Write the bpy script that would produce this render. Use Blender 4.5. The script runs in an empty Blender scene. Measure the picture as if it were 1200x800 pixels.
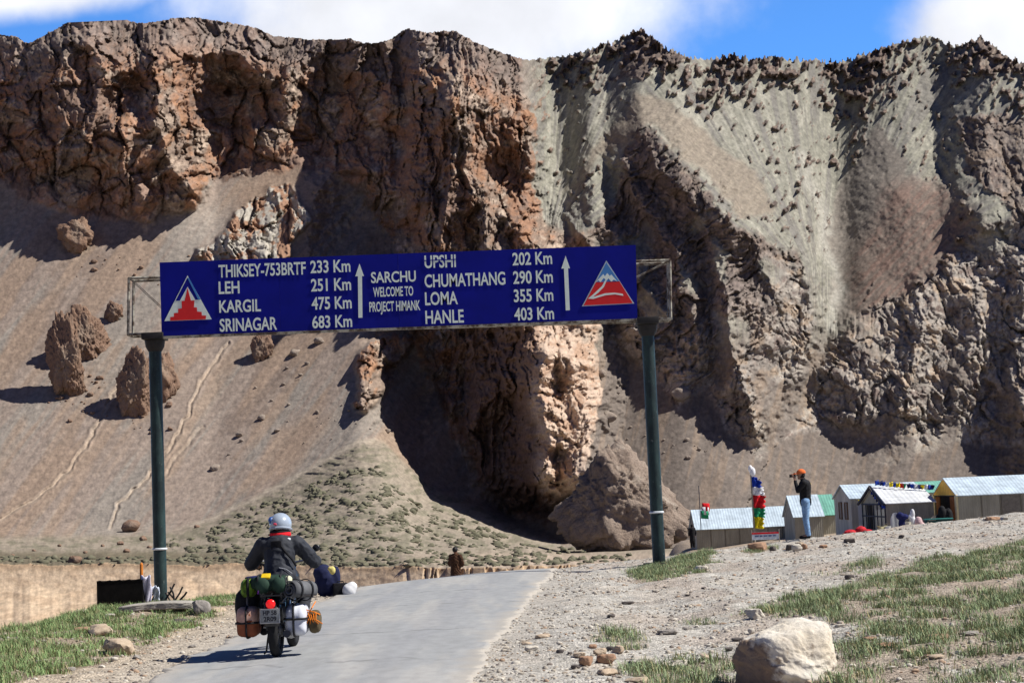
import bpy, bmesh, math, random
import numpy as np
from mathutils import Vector, Matrix, Euler

R = math.radians
S = bpy.context.scene
COL = S.collection

# ----------------------------------------------------------------- camera
F = 2000.0                       # focal length in photo pixels (1200 wide)
PITCH = math.atan(183.0 / F)
ROLL = R(2.45)
CAMZ = 1.6
_r0 = Vector((1, 0, 0))
_f = Vector((0, math.cos(PITCH), math.sin(PITCH)))
_u0 = Vector((0, -math.sin(PITCH), math.cos(PITCH)))
_r = _r0 * math.cos(ROLL) - _u0 * math.sin(ROLL)
_u = _r0 * math.sin(ROLL) + _u0 * math.cos(ROLL)
cd = bpy.data.cameras.new('camera')
cam = bpy.data.objects.new('camera', cd)
COL.objects.link(cam)
m = Matrix((( _r.x, _u.x, -_f.x, 0), (_r.y, _u.y, -_f.y, 0), (_r.z, _u.z, -_f.z, CAMZ), (0, 0, 0, 1)))
cam.matrix_world = m
cd.sensor_width = 36
cd.lens = 60
cd.clip_start = 0.2
cd.clip_end = 20000
S.camera = cam

# ----------------------------------------------------------------- sky, sun, exposure
SUN_EL, SUN_AZ = R(49), R(95)        # azimuth clockwise from +Y: the sun stands to the right
w = bpy.data.worlds.new('World')
S.world = w
w.use_nodes = True
nt = w.node_tree
for n in list(nt.nodes):
    nt.nodes.remove(n)
def wn(t, **k):
    n = nt.nodes.new(t)
    for a, b in k.items():
        setattr(n, a, b)
    return n
def wmath(op, a, b=None, c=None):
    n = wn('ShaderNodeMath', operation=op)
    for i, v in enumerate((a, b, c)):
        if v is None:
            continue
        if isinstance(v, (int, float)):
            n.inputs[i].default_value = v
        else:
            nt.links.new(v, n.inputs[i])
    return n.outputs[0]
out = wn('ShaderNodeOutputWorld')
sky = wn('ShaderNodeTexSky', sky_type='NISHITA')
sky.sun_disc = False
sky.sun_elevation = SUN_EL
sky.sun_rotation = SUN_AZ
sky.altitude = 4200
sky.air_density = 1.0
sky.dust_density = 0.2
sky.ozone_density = 2.0
tc = wn('ShaderNodeTexCoord')
sep = wn('ShaderNodeSeparateXYZ')
nt.links.new(tc.outputs['Generated'], sep.inputs[0])
ysafe = wmath('MAXIMUM', wmath('ABSOLUTE', sep.outputs[1]), 0.05)
cu = wmath('DIVIDE', sep.outputs[0], ysafe)
cv = wmath('DIVIDE', sep.outputs[2], ysafe)
def bank(u, v, ru, rv):
    """a cloud bank standing in the direction (u, v): 1 in its middle, falling to 0"""
    a = wmath('DIVIDE', wmath('SUBTRACT', cu, u), ru)
    b = wmath('DIVIDE', wmath('SUBTRACT', cv, v), rv)
    d = wmath('SQRT', wmath('ADD', wmath('MULTIPLY', a, a), wmath('MULTIPLY', b, b)))
    return wmath('SUBTRACT', 1.0, d)
banks = [bank(-0.035, 0.305, 0.185, 0.085), bank(-0.285, 0.322, 0.11, 0.030), bank(0.335, 0.262, 0.105, 0.05)]
acc = banks[0]
for b in banks[1:]:
    acc = wmath('MAXIMUM', acc, b)
nz = wn('ShaderNodeTexNoise')
nz.inputs['Scale'].default_value = 9.0
nz.inputs['Detail'].default_value = 7
nz.inputs['Roughness'].default_value = 0.56
nt.links.new(tc.outputs['Generated'], nz.inputs['Vector'])
cl = wmath('ADD', acc, wmath('MULTIPLY', wmath('SUBTRACT', nz.outputs['Fac'], 0.5), 1.25))
mr = wn('ShaderNodeMapRange', interpolation_type='SMOOTHSTEP')
mr.inputs['From Min'].default_value = -0.08
mr.inputs['From Max'].default_value = 0.5
nt.links.new(cl, mr.inputs['Value'])
nz2 = wn('ShaderNodeTexNoise')
nz2.inputs['Scale'].default_value = 14.0
nz2.inputs['Detail'].default_value = 6
nt.links.new(tc.outputs['Generated'], nz2.inputs['Vector'])
shade = wn('ShaderNodeMapRange')
shade.inputs['From Min'].default_value = 0.3
shade.inputs['From Max'].default_value = 0.7
shade.inputs['To Min'].default_value = 0.80
shade.inputs['To Max'].default_value = 1.05
nt.links.new(nz2.outputs['Fac'], shade.inputs['Value'])
CLOUD = 14.5
cc = wn('ShaderNodeCombineXYZ')
for i, k in enumerate((0.955, 0.975, 1.04)):
    nt.links.new(wmath('MULTIPLY', shade.outputs[0], k * CLOUD), cc.inputs[i])
sat = wn('ShaderNodeMix', data_type='RGBA', blend_type='MULTIPLY')
sat.inputs[0].default_value = 1.0
hz = wn('ShaderNodeMapRange', interpolation_type='SMOOTHSTEP')
hz.inputs['From Min'].default_value = 0.34
hz.inputs['From Max'].default_value = 0.6
nt.links.new(sep.outputs[2], hz.inputs['Value'])
tint = wn('ShaderNodeMix', data_type='RGBA')
bk = wn('ShaderNodeMapRange', interpolation_type='SMOOTHSTEP')     # dims the unseen sky to the sides and behind, lessening shadow fill
bk.inputs['From Min'].default_value = 0.75
bk.inputs['From Max'].default_value = 0.3
nt.links.new(sep.outputs[1], bk.inputs['Value'])
nt.links.new(wmath('MAXIMUM', hz.outputs[0], bk.outputs[0]), tint.inputs[0])
tint.inputs[6].default_value = (1.3, 2.4, 3.4, 1)
tint.inputs[7].default_value = (0.30, 0.46, 0.86, 1)
nt.links.new(tint.outputs[2], sat.inputs[7])
nt.links.new(sky.outputs[0], sat.inputs[6])
mix = wn('ShaderNodeMix', data_type='RGBA')
nt.links.new(mr.outputs[0], mix.inputs[0])
nt.links.new(sat.outputs[2], mix.inputs[6])
nt.links.new(cc.outputs[0], mix.inputs[7])
bg = wn('ShaderNodeBackground')
bg.inputs['Strength'].default_value = 0.058
nt.links.new(mix.outputs[2], bg.inputs['Color'])
nt.links.new(bg.outputs[0], out.inputs['Surface'])

SUN = Vector((math.sin(SUN_AZ) * math.cos(SUN_EL), math.cos(SUN_AZ) * math.cos(SUN_EL), math.sin(SUN_EL)))
sl = bpy.data.lights.new('sun', 'SUN')
sl.energy = 5.0
sl.angle = R(0.5)
sl.color = (1.0, 0.96, 0.89)
so = bpy.data.objects.new('sun', sl)
COL.objects.link(so)
so.rotation_euler = SUN.to_track_quat('Z', 'Y').to_euler()

S.view_settings.view_transform = 'Standard'
S.view_settings.look = 'None'
S.view_settings.exposure = 0.38
S.view_settings.gamma = 1
S.view_settings.use_curve_mapping = False
S.render.engine = 'CYCLES'
S.cycles.use_denoising = True
S.cycles.max_bounces = 5
S.cycles.diffuse_bounces = 2

# ----------------------------------------------------------------- placing helpers (photo pixel -> world ray)
def ray(px, py):
    d = _f * F + _r * (px - 600.0) - _u * (py - 400.0)
    return d / d.y
def at(px, py, dist):
    """the point at distance dist (m, along +Y) that stands in this direction"""
    d = ray(px, py)
    return Vector((d.x * dist, dist, CAMZ + d.z * dist))
def on_plane(px, py, z=0.0):
    d = ray(px, py)
    return at(px, py, (z - CAMZ) / d.z)

# ----------------------------------------------------------------- numpy noise
_rng = np.random.RandomState(7)
_perm = np.tile(_rng.permutation(512), 4)
_ang = _rng.rand(512) * 2 * np.pi
_gx, _gy = np.cos(_ang), np.sin(_ang)
_r1, _r2, _r3, _r4 = _rng.rand(4, 512)
def perlin(x, y):
    xi = np.floor(x).astype(np.int64); yi = np.floor(y).astype(np.int64)
    xf = x - xi; yf = y - yi
    xi &= 511; yi &= 511
    u = xf * xf * xf * (xf * (xf * 6 - 15) + 10); v = yf * yf * yf * (yf * (yf * 6 - 15) + 10)
    def g(ix, iy, dx, dy):
        h = _perm[_perm[ix & 511] + (iy & 511)]
        return _gx[h] * dx + _gy[h] * dy
    a = g(xi, yi, xf, yf); b = g(xi + 1, yi, xf - 1, yf)
    c = g(xi, yi + 1, xf, yf - 1); d = g(xi + 1, yi + 1, xf - 1, yf - 1)
    return (a + u * (b - a) + v * ((c + u * (d - c)) - (a + u * (b - a)))) * 1.5
def fbm(x, y, n=4, g=0.5):
    s = 0; a = 1.0
    for i in range(n):
        s = s + a * perlin(x + 17.3 * i, y - 9.1 * i); a *= g; x = x * 2.03; y = y * 2.03
    return s
def ridged(x, y, n=4, g=0.5):
    s = 0; a = 1.0
    for i in range(n):
        s = s + a * (1 - 2 * np.abs(perlin(x + 11.7 * i, y + 5.9 * i))); a *= g; x = x * 2.07; y = y * 2.07
    return s
def worley(x, y, seed=0):
    """cells: offset from the nearest cell's heart, gap to the next cell, three random numbers per cell"""
    xi = np.floor(x).astype(np.int64); yi = np.floor(y).astype(np.int64)
    f1 = np.full(x.shape, 9.0); f2 = f1.copy(); bx = np.zeros_like(x); by = np.zeros_like(x); bid = np.zeros(x.shape, np.int64)
    for oy in (-1, 0, 1):
        for ox in (-1, 0, 1):
            cx, cy = xi + ox, yi + oy
            h = _perm[_perm[(cx + seed) & 511] + (cy & 511)]
            dx = x - (cx + 0.1 + 0.8 * _r1[h]); dy = y - (cy + 0.1 + 0.8 * _r2[h])
            d = dx * dx + dy * dy
            k = d < f1
            f2 = np.where(k, f1, np.minimum(f2, d)); f1 = np.where(k, d, f1)
            bx = np.where(k, dx, bx); by = np.where(k, dy, by); bid = np.where(k, h, bid)
    return bx, by, np.sqrt(f2) - np.sqrt(f1), _r3[bid], _r1[bid] * 2 - 1, _r4[bid] * 2 - 1
def sstep(a, b, x):
    t = np.clip((x - a) / (b - a), 0, 1)
    return t * t * (3 - 2 * t)

# ----------------------------------------------------------------- mesh and material helpers
def grid_mesh(name, X, Y, Z, mat, attrs=None, smooth=True):
    nr, nc = X.shape
    me = bpy.data.meshes.new(name)
    co = np.stack([X, Y, Z], -1).reshape(-1, 3).astype(np.float32)
    me.vertices.add(len(co))
    me.vertices.foreach_set('co', co.ravel())
    idx = np.arange(nr * nc).reshape(nr, nc)
    q = np.stack([idx[:-1, :-1], idx[:-1, 1:], idx[1:, 1:], idx[1:, :-1]], -1).reshape(-1, 4)
    nf = len(q)
    me.loops.add(nf * 4)
    me.loops.foreach_set('vertex_index', q.ravel().astype(np.int32))
    me.polygons.add(nf)
    me.polygons.foreach_set('loop_start', (np.arange(nf) * 4).astype(np.int32))
    me.polygons.foreach_set('use_smooth', np.full(nf, smooth))
    me.update(calc_edges=True)
    for k, c in (attrs or {}).items():
        if c.ndim == 3:
            a = me.attributes.new(k, 'FLOAT_COLOR', 'POINT')
            cc = np.concatenate([c.reshape(-1, 3), np.ones((nr * nc, 1))], 1).astype(np.float32)
            a.data.foreach_set('color', cc.ravel())
        else:
            a = me.attributes.new(k, 'FLOAT', 'POINT')
            a.data.foreach_set('value', c.ravel().astype(np.float32))
    me.materials.append(mat)
    o = bpy.data.objects.new(name, me)
    COL.objects.link(o)
    return o

class NT:
    """small node-tree writer"""
    def __init__(s, name, rough=0.85, spec=0.2, metal=0.0):
        s.m = bpy.data.materials.new(name); s.m.use_nodes = True
        s.t = s.m.node_tree; s.b = s.t.nodes['Principled BSDF']
        s.b.inputs['Roughness'].default_value = rough
        s.b.inputs['Specular IOR Level'].default_value = spec
        s.b.inputs['Metallic'].default_value = metal
    def n(s, t, **k):
        n = s.t.nodes.new(t)
        for a, b in k.items(): setattr(n, a, b)
        return n
    def l(s, a, b): s.t.links.new(a, b)
    def put(s, n, key, v):
        if hasattr(v, 'links'): s.l(v, n.inputs[key])
        else: n.inputs[key].default_value = v
    def noise(s, scale, detail=4, rough=0.55, coord='Object', stretch=None):
        tcn = s.n('ShaderNodeTexCoord'); v = tcn.outputs[coord]
        if stretch:
            mp = s.n('ShaderNodeMapping'); mp.inputs['Scale'].default_value = stretch
            s.l(v, mp.inputs[0]); v = mp.outputs[0]
        q = s.n('ShaderNodeTexNoise'); q.inputs['Scale'].default_value = scale
        q.inputs['Detail'].default_value = detail; q.inputs['Roughness'].default_value = rough
        s.l(v, q.inputs['Vector']); return q.outputs['Fac']
    def rng(s, v, a, b, c, d):
        q = s.n('ShaderNodeMapRange')
        for k, x in zip(('From Min', 'From Max', 'To Min', 'To Max'), (a, b, c, d)): q.inputs[k].default_value = x
        s.l(v, q.inputs['Value']); return q.outputs[0]
    def mixc(s, f, a, b, mode='MIX'):
        q = s.n('ShaderNodeMix', data_type='RGBA', blend_type=mode)
        s.put(q, 0, f); s.put(q, 6, a); s.put(q, 7, b); return q.outputs[2]
    def attr(s, name):
        q = s.n('ShaderNodeAttribute', attribute_name=name); return q
    def bump(s, h, strength=0.4, dist=0.05):
        q = s.n('ShaderNodeBump'); q.inputs['Strength'].default_value = strength
        q.inputs['Distance'].default_value = dist
        s.l(h, q.inputs['Height']); s.l(q.outputs[0], s.b.inputs['Normal'])
    def col(s, c): s.put(s.b, 'Base Color', c)

def c4(c): return (c[0], c[1], c[2], 1.0)
_mats = {}
def plain(name, c, rough=0.7, spec=0.3, metal=0.0, var=0.25, scale=8.0, bump=0.0, bdist=0.01, c2=None, detail=5):
    """painted / cloth / rock surface with mottled wear"""
    if name in _mats: return _mats[name]
    k = NT(name, rough, spec, metal)
    f = k.noise(scale, detail, 0.6)
    f = k.rng(f, 0.3, 0.7, 0, 1)
    lo = c2 or tuple(x * (1 - var) for x in c); hi = c if c2 else tuple(min(1, x * (1 + var)) for x in c)
    k.col(k.mixc(f, c4(lo), c4(hi)))
    if bump: k.bump(k.noise(scale * 2.5, 6, 0.65), bump, bdist)
    _mats[name] = k.m
    return k.m

# ================================================================= MOUNTAIN
# grid over world azimuth / elevation (units: 1/2000 rad as tangent), distance sculpted in metres
uu = np.concatenate([np.arange(-1000, -640, 6.0), np.arange(-640, 640, 1.0), np.arange(640, 1006, 6.0)])
vv = np.arange(-205, 590, 1.0)
U, V = np.meshgrid(uu, vv)
AX, EZ = U / F, V / F
# the same directions in photo pixels (used only to say where a cliff or a gully stands)
_A = np.stack([AX, np.ones_like(AX), EZ], -1)
_den = _A @ np.array(_f)
PX = 600 + F * (_A @ np.array(_r)) / _den
PY = 400 - F * (_A @ np.array(_u)) / _den
del _A, _den

def lerp_line(pts, x):
    p = np.array(pts, float)
    return np.interp(x, p[:, 0], p[:, 1])
def polyline_dist(pts, X, Y, box=None):
    """signed side, distance and position along a polyline"""
    best = np.full(X.shape, 1e9); side = np.zeros_like(X); tt = np.zeros_like(X)
    n = len(pts) - 1
    for i in range(n):
        (x0, y0), (x1, y1) = pts[i][:2], pts[i + 1][:2]
        dx, dy = x1 - x0, y1 - y0; L2 = dx * dx + dy * dy
        t = np.clip(((X - x0) * dx + (Y - y0) * dy) / L2, 0, 1)
        ex, ey = X - (x0 + t * dx), Y - (y0 + t * dy)
        d = ex * ex + ey * ey
        k = d < best
        best = np.where(k, d, best)
        side = np.where(k, (dx * ey - dy * ex), side)      # >0 : on the left when the line runs down the slope
        tt = np.where(k, (i + t) / n, tt)
    return np.sqrt(best), side, tt
def polymask(pts, X, Y):
    ins = np.zeros(X.shape, bool); n = len(pts); j = n - 1
    for i in range(n):
        xi, yi = pts[i]; xj, yj = pts[j]
        if yi != yj:
            ins ^= ((yi > Y) != (yj > Y)) & (X < (xj - xi) * (Y - yi) / (yj - yi) + xi)
        j = i
    return ins
def blur(a, n):
    k = np.hanning(2 * n + 3)[1:-1]; k /= k.sum()
    p = np.pad(a, ((n, n), (n, n)), 'edge')
    p = np.apply_along_axis(lambda r: np.convolve(r, k, 'valid'), 1, p)
    return np.apply_along_axis(lambda r: np.convolve(r, k, 'valid'), 0, p)

# warped coordinates: outlines and creases come out uneven
WX = PX + 9 * fbm(PX / 60, PY / 60, 4) + 3.0 * fbm(PX / 9 + 40, PY / 9, 3)
WY = PY + 9 * fbm(PX / 60 + 71, PY / 60 + 13, 4) + 3.0 * fbm(PX / 9 + 9, PY / 9 + 77, 3)

SKYL = [(-500, 75), (-200, 55), (-60, 30), (0, 40), (20, 43), (33, 51), (50, 42), (72, 30), (85, 22), (105, 20), (120, 24), (145, 23), (165, 27), (185, 25), (205, 21),
        (228, 20), (245, 23), (272, 27), (300, 32), (320, 42), (345, 44), (360, 46), (375, 46), (400, 46), (410, 45), (425, 50), (440, 50),
        (458, 46), (468, 38), (478, 33), (490, 36), (500, 38), (520, 36), (535, 36), (545, 43), (565, 53), (590, 62), (615, 70),
        (640, 68), (665, 64), (690, 58), (705, 51), (722, 47), (738, 38), (750, 33), (765, 42), (778, 54), (795, 62), (815, 68), (835, 68),
        (860, 63), (880, 69), (905, 64), (925, 69), (950, 70), (975, 71), (985, 72), (1000, 67), (1015, 62), (1030, 56), (1050, 50), (1075, 44), (1093, 42), (1105, 48), (1118, 54),
        (1135, 48), (1148, 43), (1160, 49), (1175, 62), (1190, 70), (1200, 74), (1300, 90), (1500, 60), (1700, 90)]
EDGE = [(-500, 660), (280, 661), (420, 664), (600, 664), (700, 661), (800, 652), (1700, 652)]
EDGE_D = [(-500, 420), (0, 400), (300, 370), (600, 310), (800, 300), (1700, 300)]
FOOT = [(-500, 640), (0, 628), (150, 625), (200, 622), (250, 607), (330, 568), (420, 517), (450, 516), (500, 567), (560, 592), (610, 616), (660, 640),
        (800, 640), (850, 610), (950, 590), (1700, 600)]
FOOT_D = [(-500, 622), (0, 612), (200, 612), (430, 640), (500, 668), (600, 704), (700, 608), (800, 595), (1000, 640), (1700, 640)]
BASE = [(-500, 215), (-100, 215), (0, 218), (45, 240), (100, 250), (140, 257), (210, 250), (240, 235), (250, 212), (300, 205), (350, 195), (390, 200), (440, 245),
        (470, 300), (485, 400), (515, 480), (560, 560), (600, 606), (640, 610), (680, 570), (700, 470), (705, 405), (740, 415), (775, 450), (800, 480), (830, 455),
        (850, 505), (890, 535), (935, 505), (965, 500), (1005, 532), (1050, 540), (1075, 532), (1120, 515), (1160, 520), (1200, 530), (1700, 530)]
TOP = [(-500, 0), (600, 0), (612, 60), (625, 190), (640, 262), (665, 275), (695, 268), (714, 250), (722, 205), (733, 165), (748, 146), (790, 185), (850, 255), (900, 285), (940, 300), (970, 390), (985, 400),
       (1010, 365), (1060, 335), (1100, 315), (1150, 262), (1200, 250), (1700, 250)]
def vrow(line):        # photo y -> elevation units at each node's own x
    y = lerp_line(line, PX)
    return y
ySky = lerp_line(SKYL, PX)
yEdge = lerp_line(EDGE, PX) + 2.6 * fbm(PX / 50, PX * 0, 5, .62); yFoot = lerp_line(FOOT, PX); yBase = lerp_line(BASE, PX)
TOPD = [(-500, 0), (600, 0), (612, 60), (625, 180), (645, 240), (670, 232), (695, 208), (722, 178), (748, 152)] + [q for q in TOP if q[0] > 760]   # lie of the slope above the ribs
yTop = np.maximum(lerp_line(TOPD, PX), ySky + 4)
kz = 20
bl = np.hanning(2 * kz + 1); bl /= bl.sum()
dEdge = lerp_line(EDGE_D, PX); dFoot = lerp_line(FOOT_D, PX)
def el(y):              # elevation tangent of photo row y in the node's column
    return EZ + (PY - y) / F
eEdge, eFoot, eBase, eTop, eSky = el(yEdge), el(yFoot), el(yBase), el(yTop), el(ySky)
def climb(d, e0, e1, tan):
    return d * (tan - e0) / (tan - e1)
dBase = climb(dFoot, eFoot, eBase, 0.78)
dTop = climb(dBase, eBase, eTop, 1.85 - .45 * sstep(600, 680, PX))
dSky = climb(dTop, eTop, eSky, 0.74)
def seg(e0, e1, d0, d1):
    t = np.clip((EZ - e0) / np.maximum(e1 - e0, 1e-4), 0, 1)
    return d0 + (d1 - d0) * t
D = np.where(PY > yEdge, dEdge - 1.6 * (PY - lerp_line(EDGE, PX)) * (dEdge / F),
    np.where(PY > yFoot, seg(eEdge, eFoot, dEdge, dFoot),
    np.where(PY > yBase, seg(eFoot, eBase, dFoot, dBase),
    np.where(PY > yTop, seg(eBase, eTop, dBase, dTop), seg(eTop, eSky, dTop, dSky)))))
Dflat = D.copy()
up = sstep(0, 14, yEdge - PY)
D = D * (1 - up) + up * blur(D, 16)

# ---- spurs (nearer, crested) and gullies (deeper): crest line, width to its left, width to its right, metres
def spur(pts, wl, wr, prom, p=1.0, ends=0.15, warp=1.0, foot=0.0):
    global D
    X = PX + (WX - PX) * warp; Y = PY + (WY - PY) * warp
    xs = [a[0] for a in pts]; ys = [a[1] for a in pts]; m_ = max(wl, wr) + 20
    box = np.where((PX[0] > min(xs) - m_ - 60) & (PX[0] < max(xs) + m_ + 60))[0]
    if len(box) == 0: return
    c0, c1 = box[0], box[-1] + 1
    sub = (slice(None), slice(c0, c1))
    d, s, t = polyline_dist(pts, X[sub], Y[sub])
    wdt = np.where(s > 0, wl, wr)
    f = np.clip(1 - d / wdt, 0, 1) ** p
    if ends > 0:
        f = f * (0.35 + 0.65 * sstep(0, ends, t))
    if foot > 0:
        f = f * sstep(0, foot, 1.001 - t)
    D[sub] = D[sub] - prom * f

# middle massif, its columns and the pale lower buttress
spur([(560, 40), (548, 110), (556, 200), (572, 290), (606, 370), (634, 420), (640, 500), (646, 610)], 98, 95, 56, 0.9, foot=.08)
spur([(533, 95), (536, 140), (532, 200), (526, 250), (512, 300)], 16, 22, 22)
spur([(546, 140), (549, 190), (552, 235)], 9, 9, 10)
spur([(590, 120), (600, 170), (606, 220), (604, 262)], 22, 12, 16)
spur([(612, 130), (620, 180), (615, 215)], 12, 22, 12)
spur([(636, 395), (632, 430), (637, 480), (638, 540), (645, 600)], 46, 78, 42, 0.9, foot=.15)
spur([(668, 395), (675, 450), (690, 520), (680, 560)], 20, 26, 12)
spur([(655, 430), (662, 500), (655, 560)], 16, 14, -7)
spur([(575, 300), (590, 340), (606, 380), (612, 450)], 30, 30, 26)
spur([(505, 60), (515, 120), (508, 190), (496, 260), (478, 330)], 40, 30, 22)
spur([(440, 60), (452, 120), (448, 180), (444, 215)], 30, 26, 16)
spur([(585, 235), (606, 290), (620, 345)], 44, 40, 33)
# left cliffs
spur([(100, 25), (112, 62), (118, 110), (112, 160), (112, 230)], 115, 45, 36, foot=.3)
spur([(60, 60), (78, 110), (70, 170)], 25, 20, 6.5, foot=.3)
spur([(175, 45), (180, 90), (182, 140), (196, 180), (212, 215)], 62, 60, 33, foot=.3)
spur([(136, 140), (146, 185), (136, 238)], 25, 40, 14.3, foot=.3)
spur([(207, 190), (220, 212), (236, 243)], 40, 26, 26, 0.8, foot=.3)
spur([(205, 60), (230, 66), (262, 58), (300, 72), (335, 92), (338, 120), (325, 165)], 22, 26, 13, foot=.3)
spur([(345, 60), (356, 90), (345, 118)], 20, 20, 7.8, foot=.3)
spur([(160, 200), (165, 235), (150, 252)], 24, 30, 10.4, foot=.3)
def hollow(x, y, rx, ry, dep, p=1.0):
    global D
    q = np.sqrt(((WX - x) / rx) ** 2 + ((WY - y) / ry) ** 2)
    D += dep * np.clip(1 - q ** 2, 0, 1) ** p
hollow(275, 122, 52, 40, 25, 0.8)
hollow(258, 172, 40, 34, 20, 0.8)
hollow(425, 140, 90, 90, 30)
hollow(150, 112, 34, 28, 22)
hollow(266, 108, 7, 6, 14)
hollow(590, 215, 26, 50, 20)
hollow(420, 270, 60, 70, 40)
hollow(480, 450, 52, 84, 27)
# right: diagonal rock ribs under the pale slope
spur([(748, 148), (775, 190), (812, 235), (838, 290), (852, 350), (866, 410), (884, 500), (888, 530)], 30, 40, 21, foot=.22)
spur([(800, 200), (850, 250), (885, 290), (905, 340), (902, 400), (920, 440)], 26, 30, 17, foot=.22)
spur([(722, 175), (735, 215), (770, 265), (800, 320), (818, 400), (815, 450)], 20, 34, 17, foot=.22)
spur([(655, 245), (690, 280), (725, 330), (750, 390), (765, 430)], 26, 40, 17, foot=.22)
spur([(690, 215), (715, 265), (745, 305), (772, 350), (785, 400)], 22, 34, 16, foot=.22)
spur([(628, 262), (640, 300), (680, 330), (700, 380)], 24, 36, 12, foot=.22)
spur([(940, 300), (948, 350), (935, 420), (905, 500)], 26, 24, 12.9, foot=.22)
# right upper ridges and gullies
spur([(745, 38), (742, 90), (748, 140), (800, 190), (860, 240)], 80, 70, 9)
spur([(700, 70), (672, 130), (655, 190), (640, 240)], 45, 60, -7)
spur([(900, 80), (925, 140), (948, 200), (962, 235), (970, 290), (982, 350), (968, 400), (945, 450), (925, 490)], 110, 140, -15)
spur([(1060, 50), (1045, 110), (1035, 160), (1040, 215), (1085, 250)], 80, 90, 8)
spur([(1150, 45), (1158, 110), (1150, 170), (1165, 230)], 46, 60, 17)
spur([(1100, 60), (1090, 130), (1100, 200)], 30, 30, -12)
spur([(1130, 225), (1165, 280), (1200, 330)], 40, 50, 13)
# right lower cliffs
spur([(1005, 370), (985, 420), (955, 470)], 30, 60, 10, foot=.35)
spur([(1095, 330), (1085, 390), (1060, 450), (1040, 520)], 44, 40, 17, foot=.35)
spur([(1130, 320), (1150, 380), (1120, 440), (1115, 510)], 30, 40, 13, foot=.35)
spur([(1180, 320), (1190, 400), (1180, 520)], 28, 40, 13, foot=.35)
spur([(1020, 400), (1010, 460), (1000, 525)], 30, 36, 11, foot=.35)
for q in ((1230, 400, 30), (1300, 300, 40), (1400, 350, 36), (1500, 300, 40), (-70, 120, 36), (-150, 100, 40), (-260, 120, 44), (-360, 110, 40)):
    spur([(q[0], 80), (q[0] + 12, q[1]), (q[0] - 10, q[1] + 110)], 60, 50, q[2])

# ---- rock / scree masks
inCliff = sstep(-5, 5, (lerp_line(BASE, WX) - WY)) * sstep(-6, 6, WY - np.maximum(lerp_line(TOP, WX), 0))
OUT1 = [(232, 300), (245, 285), (270, 262), (300, 235), (322, 220), (345, 215), (352, 235), (360, 255), (350, 275), (345, 300), (330, 320), (290, 330), (250, 330)]
OUT2 = [(413, 475), (412, 445), (425, 415), (440, 405), (462, 392), (470, 395), (478, 388), (486, 400), (470, 425), (465, 440), (450, 450), (448, 465), (430, 485)]
OUT3 = [(270, 400), (300, 395), (330, 400), (300, 410)]
UPR = [(1120, 150), (1150, 128), (1200, 138), (1230, 250), (1195, 262), (1168, 228), (1138, 200)]
TPEAK = [(720, 90), (740, 30), (760, 30), (790, 60), (800, 70), (775, 75), (760, 72), (752, 92)]
RPEAK = [(1148, 80), (1150, 40), (1165, 50), (1190, 70), (1230, 90), (1210, 95), (1175, 82)]
rock = inCliff.copy()
for pl in (OUT1, OUT2, UPR, TPEAK, RPEAK):
    rock = np.maximum(rock, polymask(pl, WX, WY).astype(float))
nearRidge = (1.5 * sstep(80, 5, PY - ySky) - .45) * sstep(560, 660, PX)
up_right = sstep(20, 0, np.maximum(WY - yTop, 0)) * sstep(600, 650, PX)
spk = fbm(PX / 9 + 5 + PY / 30, PY / 13, 4, 0.65)
spk_big = fbm(PX / 70 + 3, PY / 70, 3)
specks = sstep(0.38, 0.5, spk + 0.55 * spk_big + 0.5 * nearRidge) * up_right
# no specks on the smooth brown fan and the tan shoulder
SMOOTH = [(985, 392), (972, 330), (985, 270), (1030, 205), (1070, 205), (1105, 222), (1128, 250), (1112, 290), (1085, 318), (1010, 365)]
RGREY = [(968, 262), (985, 215), (1008, 178), (1036, 148), (1056, 180), (1060, 210), (1030, 260), (1000, 320), (985, 345), (975, 320)]
SHOULDER = [(745, 110), (770, 110), (850, 175), (900, 215), (905, 250), (870, 250), (800, 190), (755, 145), (700, 190), (640, 240), (690, 190)]
smooth_m = blur((polymask(SMOOTH, WX, WY) | polymask(SHOULDER, WX, WY) | polymask(RGREY, WX, WY)).astype(float), 3)
specks = specks * (1 - .9 * smooth_m)
rock = np.maximum(rock, specks)
rock = rock * (PY < yEdge - 4)
# gaps of scree among the right-hand cliffs
gap = sstep(0.30, 0.5, fbm(PX / 55 + 31, PY / 80 + 7, 3)) * sstep(640, 720, PX) * inCliff
BUT = [(560, 300), (625, 370), (700, 385), (705, 560), (650, 610), (590, 600)]
GAPS = [[(838, 280), (855, 300), (850, 330), (835, 300)], [(795, 305), (825, 335), (815, 340), (795, 330)], [(945, 300), (975, 290), (985, 345), (970, 400), (955, 390), (940, 330)],
        [(960, 390), (975, 395), (960, 450), (920, 510), (905, 500), (940, 440)], [(880, 430), (905, 440), (920, 510), (900, 525), (885, 480)]]
for pl in GAPS:
    gap = np.maximum(gap, polymask(pl, WX, WY))
rock = rock * (1 - 0.75 * blur(gap, 3))

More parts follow.
